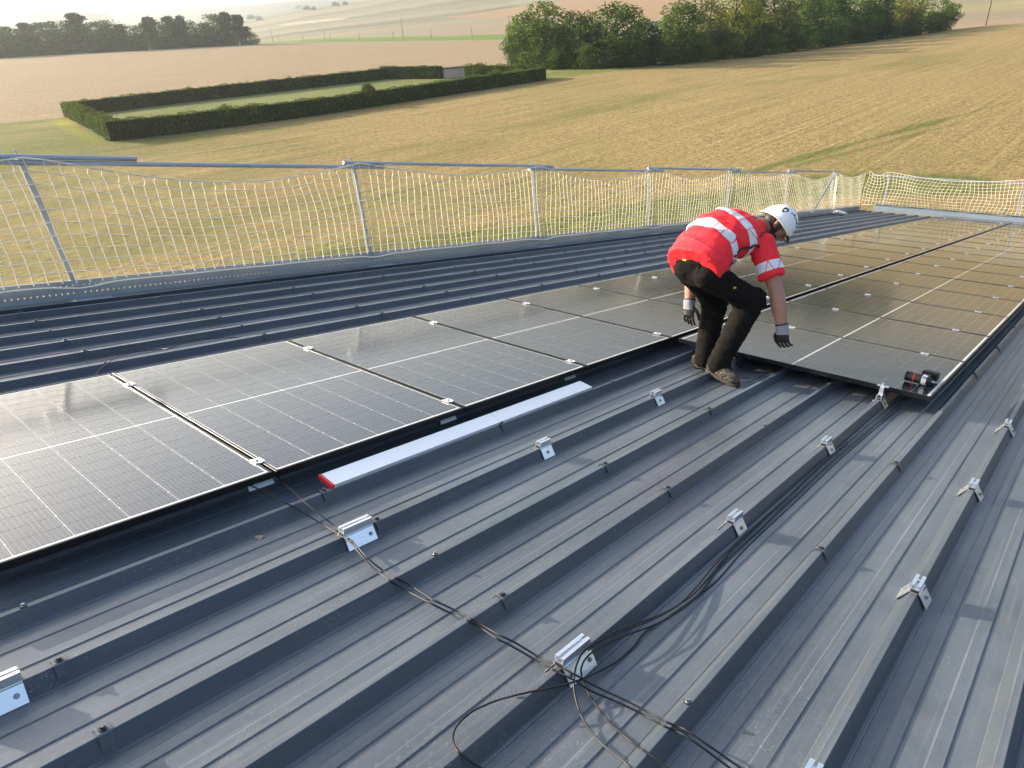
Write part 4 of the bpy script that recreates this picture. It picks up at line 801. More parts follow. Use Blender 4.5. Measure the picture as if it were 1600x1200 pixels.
COP = [(-2404,1592,13.6,36.2,95.3),(-1305.5,883,7.4,17.3,55),(-1248.8,858.3,7.2,14.3,51.8),(-1279.5,932.5,7.5,20,59.8),(-1239.5,925.8,7.4,14.7,59.1),(-1390.7,810.4,8.5,22.5,43.3),(-1290.9,767.1,8.0,16.4,38.5)]
for i, (x_, y_, h_, w_, z_) in enumerate(COP):
    tree('copse', 'u', 8, x_, y_, h_, w_, '%s tiny hazy clump of trees on the distant hillside' % ORD[i], 'trees', 'far clumps of trees')
# woods capping the far ridges
def ridge_wood(pts, n, lab):
    P = []
    for _ in range(n):
        k = random.randrange(len(pts)-1); u_ = random.random(); q = Vector(pts[k]).lerp(Vector(pts[k+1]), u_); r_ = random.gauss(0,1)
        P.append((q.x+random.gauss(0,30), q.y+random.gauss(0,30)))
    P = np.array(P); z_ = zt(P[:,0],P[:,1]); P3 = np.column_stack([P, z_+rng.uniform(2,20,len(P))])
    V_, F_ = quads(P3, np.tile([0.,0,1.],(len(P),1)), 11., None, 1.2)
    o_ = obj('far_wood', mesh_np('far_wood', V_, F_, [M_hz])); tag(o_, lab, kind='stuff')
ridge_wood([(-2891,760),(-2856,918),(-2700,960),(-2527,951)], 2200, 'hazy wooded ridge far behind the left trees')

# ------------------------------------------------------------------ hedges
def hedge(name, A, B, th, h, label, dens=55, lumps=(), uneven=.06, size=.17, side=1):
    A, B = Vector((*A,0)), Vector((*B,0)); L_ = (B-A).length; d = (B-A)/L_; nrm = Vector((-d.y,d.x,0))*side
    zA = lambda s_: z1(A.x+d.x*s_, A.y+d.y*s_)
    ss = np.linspace(0, L_, 24); zs = np.array([zA(s_) for s_ in ss])
    core = MB(); c0 = .07
    vs = []
    for s_, z_ in zip(np.linspace(c0, L_-c0, 24), zs):
        for o_, hh in ((c0,-.4),(th-c0,-.4),(th-c0,h-c0),(c0,h-c0)):
            p_ = A+d*s_+nrm*o_; vs.append((p_.x,p_.y,z_+hh))
    fs_ = [(i*4+j,i*4+(j+1)%4,(i+1)*4+(j+1)%4,(i+1)*4+j) for i in range(23) for j in range(4)]+[(3,2,1,0),(92,93,94,95)]
    core.add(vs, fs_)
    P, Nn = [], []
    def face(n_, f):
        s_, q = rng.uniform(0,L_,n_), rng.uniform(0,1,n_); a, b, c = f(s_, q); P.append(np.stack([a,b,c],1))
    nA = int(L_*h*dens); nT = int(L_*th*dens*1.1); nE = int(th*h*dens)
    un = lambda s_: uneven*(np.sin(s_*.9)+np.sin(s_*2.3+1)+.7*np.sin(s_*5.1))
    bul = lambda s_, q: .05*np.sin(s_*1.7+q*3)+.04*np.sin(s_*.6)
    for n_, f, nn in ((nA, lambda s_,q:(s_, bul(s_,q)+0*s_, q*(h+un(s_))), -nrm), (nA, lambda s_,q:(s_, th-bul(s_,q), q*(h+un(s_))), nrm), (nT, lambda s_,q:(s_, q*th, h+un(s_)), Vector((0,0,1))), (nE, lambda s_,q:(0*s_, th*s_/L_, q*h), -d), (nE, lambda s_,q:(0*s_+L_, th*s_/L_, q*h), d)):
        face(n_, f); Nn.append(np.tile(np.array(nn), (n_,1)))
    for (s0, rs, ro, ht, n_) in lumps:
        a = rng.normal(0,1,(n_,3)); a /= np.linalg.norm(a,axis=1)[:,None]; a[:,2] = np.abs(a[:,2])
        rr = rng.uniform(.6,1,n_)[:,None]
        P.append(np.array([s0,th*.35,ht*.45])+a*rr*np.array([rs,ro,ht*.55])); 
        Nn.append(a[:,[0]]*np.array(d)-a[:,[1]]*-np.array(nrm)+a[:,[2]]*np.array([0,0,1.]))
    P = np.concatenate(P); Nn = np.concatenate(Nn)
    zg = np.interp(P[:,0], ss, zs)
    Wd = np.array([A.x,A.y,0])+P[:,[0]]*np.array(d)+P[:,[1]]*np.array(nrm); Wd[:,2] = zg+P[:,2]
    Wd += rng.normal(0,.035,Wd.shape)
    V_, F_ = quads(Wd, Nn, size, None, .5)
    t_ = thing(name, T((A.x,A.y,zA(0))), label, 'hedge', 'clipped hedges round the grass enclosure')
    mi = T((-A.x,-A.y,-zA(0)))
    m1_ = core.mesh('branches', M_bcore); m1_.transform(mi); obj('branches', m1_, t_)
    m2_ = mesh_np('foliage', V_, F_, [L_H]); m2_.transform(mi); obj('foliage', m2_, t_)
M_bcore = mat('hedge_core', (.02,.028,.01), .95, 0, .1)
hedge('hedge', (-75,26.5), (-75,92.8), 1.3, 1.8, 'long clipped dark hedge along the near side of the grass enclosure', lumps=[(31.5,1.1,1.0,2.9,1500),(12.3,1.6,.9,2.3,1200),(15.5,1.4,.8,2.2,900),(50,2.5,.9,2.25,1500),(55,2.2,.9,2.4,1400),(60,2.0,.8,2.3,900)], side=1)
hedge('hedge', (-75.3,26.5), (-107,33.4), 1.3, 1.75, 'short sunlit hedge with bulging clipped bushes at the left end of the enclosure', lumps=[(3.5,2.2,1.0,2.0,1300),(9,2.6,1.1,1.9,1300),(15,2.6,1.1,2.1,1300),(21,2.4,1.2,2.0,1300),(27,2.6,1.1,2.2,1300)], side=-1, uneven=.1)
hedge('hedge', (-107,33.4), (-105.2,85.3), 1.2, 1.75, 'long clipped hedge along the far side of the grass enclosure', lumps=[(17,.7,.6,2.2,300),(26,.5,.5,2.2,200),(33,.8,.6,2.25,300)])
hedge('hedge', (-106.5,84.9), (-95.0,88.7), 1.2, 2.0, 'sunlit hedge between the far corner and the small hut', uneven=.05)
hedge('hedge', (-91.0,90.5), (-76.2,92.6), 1.6, 2.0, 'overgrown hedge between the small hut and the tree row', lumps=[(3,1.6,1,2.5,800),(7,1.5,1,2.4,800),(11,1.8,1,2.5,900)], uneven=.12)
# ------------------------------------------------------------------ hut, poles, stakes
M_render = mat('pale_render', (.62,.50,.46), .9); M_slab = mat('roof_slab', (.10,.075,.06), .8)
t = NT(M_render); t.base(t.mix(t.noise(t.coord(), 2.5, 5, .65), (.5,.4,.36), (.70,.58,.53)))
zh = z1(-94.4,91)
hut = thing('hut', T((-94.4,89.6,zh)) @ Matrix.Rotation(R_(-4), 4, 'Z'), 'small pale hut with a flat dark roof in the hedge line', 'hut')
m_ = MB(); m_.box(-2.2,0,-.3,0,4.2,1.5); m_.build('wall', hut, M_render)
m_ = MB(); m_.box(-2.8,-.2,1.502,.2,4.4,1.68); m_.build('roof', hut, M_slab)
m_ = MB(); m_.box(-1.9,-.03,0,-1.1,-.002,1.4); m_.build('door', hut, mat('plank_door', (.3,.2,.16), .8))
M_pole = mat('pole_wood', (.13,.10,.075), .85)
def pole(x_, y_, h_, label, r=.14, lean=(0,0)):
    t_ = thing('utility_pole', T((x_,y_,z1(x_,y_)-.3)) @ Matrix.Rotation(lean[0],4,'X') @ Matrix.Rotation(lean[1],4,'Y'), label, 'pole', 'utility poles in the fields')
    m_ = MB(); m_.tube([(0,0,0),(0,0,h_*.5),(0,0,h_+.3)], [r,r*.85,r*.7], 8); m_.build('pole', t_, M_pole)
    m_ = MB(); m_.box(-.5,-.05,h_-.25,.5,.05,h_-.15); m_.build('crossarm', t_, M_pole)
    for q in (-.4, 0, .4):
        m_ = MB(); m_.tube([(q,0,h_-.15),(q,0,h_)], .05, 6); m_.build('insulator', t_, M_fleck)
pole(-46.1, 256.3, 12.5, 'dark utility pole at the field edge right of the tree row', .2)
pole(-221, 248.9, 8.8, 'utility pole just left of the tree row, by the green strip')
pole(-287.2, 245.8, 9.3, 'utility pole standing alone midway along the far field edge')
pole(-572.9, 349.7, 10.6, 'leaning utility pole near the right end of the far wood', .2, (0,R_(-6)))
POST = [(-617,363,6.8),(-543.5,336.8,5.1),(-445.3,294.3,4.3),(-378.9,265.1,5.2),(-409,290,3.6),(-324.1,248,3.6),(-322,268.9,3.8),(-287.4,264.4,3.8),(-246.7,252.1,4.4)]
for i, (x_, y_, h_) in enumerate(POST):
    m_ = MB(); m_.tube([(0,0,-.3),(0,0,h_)], .12, 6)
    o = obj('field_stake', m_.mesh('field_stake', M_pole), M=T((x_,y_,z1(x_,y_)))); tag(o, '%s thin stake from the left along the far field edge' % ORD[i], 'stake', 'thin stakes along the far field edge')
for i in range(9):
    x_, y_ = -101-.2*i, 96+1.7*i*.9
    m_ = MB(); m_.tube([(0,0,-.3),(0,0,1.25)], .05, 6)
    o = obj('fence_post', m_.mesh('fence_post', M_pole), M=T((x_,y_,z1(x_,y_)))); tag(o, '%s low wooden post from the hut towards the tree row' % ORD[i], 'post', 'low posts behind the enclosure')
# ------------------------------------------------------------------ the worker
from mathutils import noise as mnoise
from mathutils.bvhtree import BVHTree
JO = {k: Vector(v) for k, v in dict(Lank=(-2.095,4.636,.085), Rank=(-1.918,4.495,.115), Lknee=(-2.104,4.68,.521), Rknee=(-1.790,4.545,.585),
    pelvis=(-2.084,4.30,.785), hipR=(-1.99,4.28,.755), hipL=(-2.165,4.33,.775), waist=(-2.091,4.385,.895), chest=(-2.035,4.605,1.0), neck=(-1.935,4.79,1.045),
    shR=(-1.835,4.70,.94), shL=(-2.165,4.735,1.045), elR=(-1.669,4.654,.658), wrR=(-1.588,4.653,.423), elL=(-2.262,4.60,.74), wrL=(-2.226,4.534,.495), head=(-1.842,4.918,1.075)).items()}
ORG = Vector((-2.03,4.56,0))
person = thing('person', ROOF @ T(ORG), 'worker in a red high-visibility shirt and white helmet bending down over the panels', 'person')
PM = T(-ORG)
M_skin = mat('skin', (.40,.20,.135), .5, 0, .4, Subsurface_Weight=.1)
t = NT(M_skin); t.base(t.mix(t.noise(t.coord(), 30, 4), (.34,.165,.11), (.46,.25,.17)))
M_shirt = mat('red_hi_vis_cloth', (.93,.035,.03), .7, 0, .25)
t = NT(M_shirt); nz = t.noise(t.coord(), 90, 3); t.base(t.mix(nz, (.90,.022,.034), (1.0,.045,.06))); t.bump(t.noise(t.coord((1,1,.6)), 14, 4, .6), .25, .012)
M_trou = mat('work_trousers', (.033,.029,.027), .9, 0, .08)
t = NT(M_trou); t.base(t.mix(t.noise(t.coord(), 24, 5, .65), (.007,.0065,.0065), (.019,.0165,.015))); t.bump(t.noise(t.coord((1,1,.7)), 22, 4, .6), .4, .01)
M_shoe = mat('shoe_suede', (.18,.15,.115), .85, 0, .2)
t = NT(M_shoe); t.base(t.mix(t.ramp(t.noise(t.coord(), 28, 4, .65), (.38,0),(.62,1)), (.028,.026,.024), (.12,.105,.088)))
M_sole = mat('shoe_sole', (.035,.03,.028), .8)
M_glove = mat('glove_coating', (.012,.012,.014), .5)
M_gcuff = mat('glove_knit', (.30,.30,.34), .9)
M_navy = mat('glove_hem', (.02,.025,.09), .8)
M_hair = mat('dark_hair', (.018,.011,.008), .6)
M_helm = mat('helmet_shell', (.86,.87,.88), .28, 0, .5)
M_blk = mat('black_plastic', (.012,.012,.013), .4)
M_lens = mat('amber_lens', (.35,.24,.06), .12)
M_orange = mat('label_yellow', (.72,.42,.04), .6)
J = JO
def wrinkle(o_, amp, fn):
    me = o_.data; n = len(me.vertices); co = np.empty(n*3, np.float32); no = np.empty(n*3, np.float32)
    me.vertices.foreach_get('co', co); me.vertex_normals.foreach_get('vector', no); co = co.reshape(-1,3); no = no.reshape(-1,3)
    d = np.array([fn(Vector(c)) for c in co])[:, None]; co = co+no*d*amp
    me.vertices.foreach_set('co', co.astype(np.float32).ravel()); me.update()
# body: one continuous figure
m_ = MB()
hc = J['head']; hu = Vector((.60,.42,.66)).normalized(); hf = Vector((.52,.22,-.72)); hf = (hf-hu*hf.dot(hu)).normalized(); hx = hf.cross(hu)
Hd = lambda x_, y_, z_: hc+hx*x_+hf*y_+hu*z_
loft(m_, [(Hd(0,.035,-.115),.03,.03),(Hd(0,.03,-.10),.05,.055),(Hd(0,.015,-.06),.066,.085),(Hd(0,.004,0),.075,.098),(Hd(0,0,.05),.074,.096),(Hd(0,0,.09),.05,.065),(Hd(0,0,.105),.02,.03)], hx, 20)
capsule(m_, Hd(0,.095,-.005), Hd(0,.115,-.035), .011, .016); capsule(m_, Hd(-.02,.088,-.065), Hd(.02,.088,-.065), .012, .012)
for s_ in (-1, 1):
    capsule(m_, Hd(s_*.078,-.012,.012), Hd(s_*.076,-.004,-.03), .014, .009)
    capsule(m_, Hd(s_*.045,.068,-.02), Hd(s_*.05,.06,-.03), .022, .02)
    capsule(m_, Hd(s_*.02,.086,.022), Hd(s_*.04,.08,.022), .012, .012)
capsule(m_, J['neck']-Vector((.01,.03,.0)), Hd(0,-.03,-.06), .058, .056)
loft(m_, [(J['pelvis'],.15,.11),(J['waist'],.14,.10),(J['chest'],.155,.11),(J['neck'].lerp(J['chest'],.3),.12,.08),(J['neck'],.06,.06)], J['shR']-J['shL'], 20)
capsule(m_, J['shL'], J['shR'], .065, .065)
for s_ in 'LR':
    a_, e_, w_ = J['sh'+s_], J['el'+s_], J['wr'+s_]; fwd = (w_-e_).normalized()
    capsule(m_, a_, e_, .062, .050); capsule(m_, e_, e_.lerp(w_,.35), .049, .054); capsule(m_, e_.lerp(w_,.35), w_, .054, .033); capsule(m_, w_, w_+fwd*.02, .028, .022)
    capsule(m_, J['hip'+s_], J[s_+'knee'], .085, .06); capsule(m_, J[s_+'knee'], J[s_+'ank'], .06, .045); capsule(m_, J[s_+'ank'], J[s_+'ank'], .045, .045)
body = voxel('body', m_, .0085, M_skin, person, 5, PM)
eye = MB()
for s_ in (-1,1): capsule(eye, Hd(s_*.032,.083,.004), Hd(s_*.0325,.083,.004), .011, .011)
eye.build('eye', person, M_fleck, M=PM)
# trousers
m_ = MB(); lat = J['shR']-J['shL']; lat2 = (J['hipR']-J['hipL'])
sp = (J['chest']-J['pelvis']).normalized()
loft(m_, [(J['pelvis']+Vector((-.005,-.065,-.04)),.10,.09),(J['pelvis']+Vector((0,-.022,-.02)),.16,.135),(J['pelvis'],.178,.14),(J['waist']-sp*.02,.172,.125),(J['waist']+sp*.03,.16,.115)], lat2, 24)
for s_, sg in (('L',-1),('R',1)):
    h_, k_, a_ = J['hip'+s_], J[s_+'knee'], J[s_+'ank']
    fw_ = (k_-(h_+a_)/2); fw_ = fw_.normalized()*.012 if fw_.length > 0 else fw_
    capsule(m_, h_, h_.lerp(k_,.5), .100, .088); capsule(m_, h_.lerp(k_,.5), k_, .088, .084); capsule(m_, k_+fw_, k_+fw_, .088, .088)
    capsule(m_, k_, k_.lerp(a_,.45), .088, .082); capsule(m_, k_.lerp(a_,.45), a_+Vector((0,0,.04)), .082, .07); capsule(m_, a_+Vector((0,0,.05)), a_+Vector((0,0,.005)), .071, .076)
trou = voxel('trousers', m_, .0095, M_trou, person, 6, PM)
def wr_tr(p):
    d_ = min((p-J['Rknee']).length, (p-J['Lknee']).length, (p-J['Rank']).length+.05, (p-J['Lank']).length+.05, (p-J['hipR']).length+.06)
    k_ = max(.25, 1-d_/.2)
    rdg = lambda v_: (1-min(1, abs(mnoise.noise(v_))*2.2))**2
    return (rdg(Vector((p.x*6+p.z*4,p.y*6,p.z*19)))+.6*rdg(Vector((p.x*13+5,p.y*13-p.z*7,p.z*24))))*k_
wrinkle(trou, .019, wr_tr)
m_ = MB(); pk = BVHTree.FromPolygons([v.co for v in trou.data.vertices], [p.vertices for p in trou.data.polygons])
def on(bvh, p, off=.003):
    q, n_, _, _ = bvh.find_nearest(p); return q+n_*off, n_
CAMR = ROOF.inverted() @ Vector((0,0,10))
def patch_part(name, bvh, p, size, mat_, parent, up=Vector((0,0,1))):
    q, n_ = on(bvh, p, .003); u_ = up.cross(n_).normalized(); v_ = n_.cross(u_); m2 = MB()
    w_, h_ = size; vs = []
    for sy in (-1,0,1):
        for sx in (-1,0,1):
            c_ = q+u_*w_*sx/2+v_*h_*sy/2; vs.append(on(bvh, c_, .003)[0])
    vs2 = [v-n_*.004 for v in vs]
    m2.add(vs+vs2, [(0,1,4,3),(1,2,5,4),(3,4,7,6),(4,5,8,7),(0,9,10,1),(1,10,11,2),(2,11,14,5),(5,14,17,8),(8,17,16,7),(7,16,15,6),(6,15,12,3),(3,12,9,0)])
    return obj(name, m2.mesh(name, mat_), parent)
patch_part('back_label', pk, J['pelvis']+Vector((-.075,-.20,.06)), (.030,.016), M_orange, trou)
patch_part('leg_label', pk, J['hipR'].lerp(J['Rknee'],.72)+Vector((.06,-.15,.05)), (.022,.012), M_orange, trou)
for p_, sz in ((J['pelvis']+Vector((-.02,-.2,-.0)),(.13,.14)),):
    patch_part('back_pocket', pk, p_, sz, M_trou, trou)
patch_part('knee_pocket', pk, J['hipR'].lerp(J['Rknee'],.6)+Vector((.09,-.11,.02)), (.14,.15), M_trou, trou)
# shirt
m_ = MB()
hem = J['pelvis']-sp*.0+Vector((.0,-.02,.035))
loft(m_, [(hem-sp*.05,.201,.157),(hem,.202,.158),(J['waist'],.188,.145),(J['waist'].lerp(J['chest'],.5)+Vector((-.01,0,.02)),.192,.15),(J['chest']+Vector((0,0,.005)),.20,.145),(J['chest'].lerp(J['neck'],.55),.185,.115),(J['neck']-sp*.02,.105,.075),(J['neck']+sp*.018,.072,.062)], [lat2,lat2,lat2.lerp(lat,.3),lat2.lerp(lat,.6),lat,lat,lat,lat], 28)
capsule(m_, J['shL'].lerp(J['shR'],.10), J['shL'].lerp(J['shR'],.9), .088, .088)
for s_ in 'LR':
    a_, e_ = J['sh'+s_], J['el'+s_]
    capsule(m_, a_, a_.lerp(e_,.35), .088, .082)
    loft(m_, [(a_.lerp(e_,.25),.08,.08),(a_.lerp(e_,.5),.084,.08),(a_.lerp(e_,.70),.086,.08)], Vector((1,0,0)), 20)
shirt = voxel('shirt', m_, .0085, M_shirt, person, 6, PM)
ax = (J['shR']-J['hipL']).normalized()
def wr_sh(p):
    q = p-J['waist']; s_ = q.dot(sp); l_ = q.dot(lat.normalized()); k_ = math.exp(-((s_-.06)/.14)**2)
    rdg = lambda v_: (1-min(1, abs(mnoise.noise(v_))*2.2))**2
    f_ = rdg(Vector((l_*4+s_*5, s_*13-l_*4, q.z*4)))*(.35+k_)
    g_ = rdg(Vector((p.x*9+3, p.y*9, p.z*13)))
    return .8*f_+.4*g_*.6+.25*mnoise.noise(Vector((p.x*14,p.y*14,p.z*14)))
wrinkle(shirt, .017, wr_sh)
shb = BVHTree.FromPolygons([v.co for v in shirt.data.vertices], [p.vertices for p in shirt.data.polygons])
M_band = mat('reflective_band', (.74,.77,.82), .35, 0, .6)
t = NT(M_band); at = t.n('Attribute', attribute_name='band_uv'); sx = t.n('SeparateXYZ'); t.l(at.outputs['Vector'], sx.inputs[0])
def dl(a_, b_, per, th):
    q_ = t.math('ADD', t.math('MULTIPLY', sx.outputs[0], a_), t.math('MULTIPLY', sx.outputs[1], b_)); fr_ = t.math('FRACT', t.math('DIVIDE', q_, per)); return t.math('LESS_THAN', fr_, th)
ln_ = t.math('MAXIMUM', dl(1,.0,.075,.07), dl(1,-.75,.15,.035)); t.base(t.mix(ln_, (.74,.77,.82), (.62,.06,.06)))
def band(src, p0, p1, keep, lname, uax, parent):
    bm = bmesh.new(); bm.from_mesh(src.data); n_ = (p1-p0).normalized()
    bmesh.ops.bisect_plane(bm, geom=bm.verts[:]+bm.edges[:]+bm.faces[:], plane_co=p0, plane_no=n_, clear_inner=True)
    bmesh.ops.bisect_plane(bm, geom=bm.verts[:]+bm.edges[:]+bm.faces[:], plane_co=p1, plane_no=n_, clear_outer=True)
    bmesh.ops.delete(bm, geom=[f for f in bm.faces if not keep(f.calc_center_median())], context='FACES')
    bm.normal_update()
    nn = {v: v.normal.copy() for v in bm.verts}
    for v in bm.verts: v.co += nn[v]*.0025
    me = bpy.data.meshes.new(lname); bm.to_mesh(me); bm.free(); me.materials.clear(); me.materials.append(M_band)
    a_ = me.attributes.new('band_uv', 'FLOAT_VECTOR', 'POINT'); u_ = uax.normalized()
    a_.data.foreach_set('vector', np.array([((v.co-p0).dot(u_), (v.co-p0).dot(n_), 0) for v in me.vertices], np.float32).ravel())
    me.polygons.foreach_set('use_smooth', np.ones(len(me.polygons), bool))
    return obj(lname, me, parent)
def segdist(p, a_, b_):
    d_ = b_-a_; t_ = max(0, min(1, (p-a_).dot(d_)/d_.length_squared)); return (p-a_-d_*t_).length
def torso(p):
    dt = segdist(p, J['pelvis'], J['neck']); da = min(segdist(p, J['shR'].lerp(J['elR'],.12), J['elR'])-.02, segdist(p, J['shL'].lerp(J['elL'],.12), J['elL'])-.02)
    return da > .085 or dt < da
n1 = (J['chest']-J['waist']).normalized(); c1_ = J['waist']+n1*.035+Vector((0,0,0)); band(shirt, c1_, c1_+n1*.072, torso, 'reflective_band', lat, shirt)
n2 = (J['neck']-J['waist']).normalized(); c2_ = J['chest']-n2*.02; band(shirt, c2_, c2_+n2*.072, torso, 'reflective_band', lat, shirt)
for s_ in 'RL':
    a_, e_ = J['sh'+s_], J['el'+s_]; d_ = e_-a_; q0 = a_+d_*.40; q1 = a_+d_*.60
    band(shirt, q0, q1, lambda p, a_=a_, e_=e_: segdist(p, a_.lerp(e_,.3), e_) < .105 and segdist(p, J['pelvis'], J['neck']) > .12, 'reflective_band', Vector((1,.3,0)), shirt)
def piping(pts, w0, name='piping'):
    P = [on(shb, Vector(p), .004)[0] for p in smooth_path(pts, 6)]
    m2 = MB(); m2.tube(P, w0, 6); o_ = obj(name, m2.mesh(name, M_blk), shirt)
CR_ = CAMR
side = lambda f_, s_: J['waist'].lerp(J['chest'], f_)+lat.normalized()*.19+s_
piping([side(-.35,Vector((.0,-.09,-.10))), side(.0,Vector((0,-.06,-.06))), side(.35,Vector((.0,-.03,-.03)))], .007)
piping([side(.4,Vector((.0,-.05,.0))), side(.75,Vector((.02,-.04,.0))), side(1.0,Vector((.03,-.02,-.0))), side(1.15,Vector((.03,.0,-.02)))], .009)
piping([J['shR']+Vector((.0,-.09,.06)), J['shR']+Vector((.02,.0,.1)), J['shR']+Vector((.05,.09,.07))], .005)
# dark lettering between the shoulders: small unreadable strokes as on the shirt
letters = MB()
for i in range(9):
    base = J['neck'].lerp(J['shL'],.30)-sp*.02+(lat.normalized()*(-.10+.024*i))+Vector((0,0,.12))
    q0, n_ = on(shb, base-sp*.018, .002); q1, _ = on(shb, base+sp*.018, .002)
    letters.tube([q0, q1], .0022, 4)
    if i % 2: q2, _ = on(shb, base+lat.normalized()*.012, .002); letters.tube([q0, q2], .002, 4)
letters.build('lettering', shirt, M_blk)
# hair and helmet
m_ = MB()
loft(m_, [(Hd(0,-.03,-.075),.055,.04),(Hd(0,-.022,-.04),.074,.078),(Hd(0,-.016,.0),.081,.088),(Hd(0,-.01,.05),.081,.092),(Hd(0,0,.09),.055,.07)], hx, 20)
for s_ in (-1,1): capsule(m_, Hd(s_*.078,.02,.01), Hd(s_*.074,.035,-.05), .011, .008)
for q in range(9): 
    a_ = random.uniform(-1,1); capsule(m_, Hd(a_*.05,-.085,-.05), Hd(a_*.06,-.11,-.085), .012, .004)
voxel('hair', m_, .0065, M_hair, person, 2, PM)
m_ = MB(); capsule(m_, Hd(-.05,.06,-.085), Hd(.05,.06,-.085), .028, .028); capsule(m_, Hd(0,.075,-.10), Hd(0,.08,-.10), .03, .03)
for s_ in (-1,1): capsule(m_, Hd(s_*.066,.02,-.055), Hd(s_*.05,.055,-.09), .014, .024)
voxel('beard', m_, .007, M_hair, person, 2, PM)
helm = obj('helmet', None, person) if False else None
hm = MB(); nA, nZ = 40, 14
def hp(a_, z_, sc=1.):
    """a around, z 0 rim..1 crown"""
    lat_ = math.sin(a_); fr_ = math.cos(a_)
    zr = -.015-.035*max(0,-fr_)**2*1.0+.012*abs(lat_)-.008*max(0,fr_)
    th_ = z_*math.pi/2; rr = math.cos(th_)**.85; ridge = 1+.035*math.exp(-((lat_)/.22)**2)*math.sin(th_)
    return Hd(.111*rr*lat_*sc, (.131*rr*fr_+.002)*sc, zr*(1-z_)+.126*math.sin(th_)*sc*ridge+.014)
vs = [hp(2*math.pi*i/nA, j/nZ*.97) for j in range(nZ+1) for i in range(nA)]+[hp(0,1.)]
fs_ = [(j*nA+i, j*nA+(i+1)%nA, (j+1)*nA+(i+1)%nA, (j+1)*nA+i) for j in range(nZ) for i in range(nA)]+[(nZ*nA+i, nZ*nA+(i+1)%nA, (nZ+1)*nA) for i in range(nA)]
hm.add(vs, fs_, True)
vin = [hp(2*math.pi*i/nA, j/nZ*.9, .95) for j in range(6) for i in range(nA)]
hm.add(vin, [(j*nA+(i+1)%nA, j*nA+i, (j+1)*nA+i, (j+1)*nA+(i+1)%nA) for j in range(5) for i in range(nA)], True)
rim = [hp(2*math.pi*i/nA, 0, 1.02) for i in range(nA)]
hm.tube(rim+[rim[0]], .0055, 6, cap=False)
helmet = obj('helmet', hm.mesh('helmet', M_helm), person, M=PM)
hv = BVHTree.FromPolygons(vs, fs_)
def vent(a_, z_, w_, h_, pts):
    c0 = hp(a_, z_); q, n_, _, _ = hv.find_nearest(c0); 
    if n_.dot(q-hc) < 0: n_ = -n_
    v_ = (hu-n_*hu.dot(n_)).normalized(); u_ = v_.cross(n_); m2 = MB()
    P = []
    for x_, y_ in pts:
        q2, n2, _, _ = hv.find_nearest(q+u_*x_*w_+v_*y_*h_); P.append(q2+n_*.0022)
    P2 = [p-n_*.004 for p in P]; n = len(P)
    m2.add(P+P2, [tuple(range(n))]+[(i,n+i,n+(i+1)%n,(i+1)%n) for i in range(n)]); m2.build('vent', helmet, M_blk)
HEX = [(math.cos(k*math.pi/3), math.sin(k*math.pi/3)) for k in range(6)]
for s_ in (1,-1):
    b_ = math.pi/2*s_
    vent(b_+.45*s_, .40, .021, .026, [(-.9,.9),(.5,1),(1,.2),(.3,-1),(-.3,-1),(-1,.1)])
    vent(b_+.02*s_, .50, .006, .006, HEX); vent(b_-.22*s_, .56, .011, .009, HEX); vent(b_-.40*s_, .52, .006, .006, HEX)
    vent(b_-.58*s_, .52, .009, .007, HEX); vent(b_-.80*s_, .48, .010, .013, HEX); vent(b_-.98*s_, .40, .008, .010, HEX); vent(b_-1.15*s_, .24, .006, .008, HEX)
m_ = MB()
for s_ in (-1,1):
    m_.tube([Hd(s_*.10,-.05,-.005), Hd(s_*.088,.0,-.06), Hd(s_*.05,.045,-.118), Hd(0,.06,-.13)], .005, 6); m_.tube([Hd(s_*.10,.05,0), Hd(s_*.088,.0,-.06)], .005, 6)
m_.build('chin_strap', helmet, M_blk)
m_ = MB(); capsule(m_, Hd(-.028,.085,-.125), Hd(.028,.085,-.125), .014, .014); m_.build('chin_guard', helmet, M_helm)
m_ = MB()
for k in range(13):
    pass
gl = []
for k in range(15):
    a_ = -1.25+2.5*k/14; gl.append((math.sin(a_)*.074, .035+math.cos(a_)*.078))
vs = [Hd(x_, y_, .022) for x_, y_ in gl]+[Hd(x_*.98, y_*.98, -.022) for x_, y_ in gl]
m_.add(vs, [(i,i+1,15+i+1,15+i) for i in range(14)], True); glasses = m_.build('glasses', person, M_lens, M=PM)
m_ = MB(); m_.tube([Hd(x_,y_,.023) for x_,y_ in gl], .0035, 6); m_.tube([Hd(-.072,.055,.018), Hd(-.079,-.03,.012)], .003, 6); m_.tube([Hd(.072,.055,.018), Hd(.079,-.03,.012)], .003, 6); m_.build('glasses_frame', glasses, M_blk)
m_ = MB(); vs = []
for k in range(11):
    a_ = -.75+1.5*k/10; vs += [Hd(math.sin(a_)*.118, math.cos(a_)*.142+.004, .004), Hd(math.sin(a_)*.125, math.cos(a_)*.158+.004, -.022), Hd(math.sin(a_)*.115, math.cos(a_)*.138, -.018)]
m_.add(vs, [(3*i,3*i+3,3*i+4,3*i+1) for i in range(10)]+[(3*i+1,3*i+4,3*i+5,3*i+2) for i in range(10)]+[(3*i+2,3*i+5,3*i+3,3*i) for i in range(10)], True); m_.build('visor_brim', helmet, M_blk)
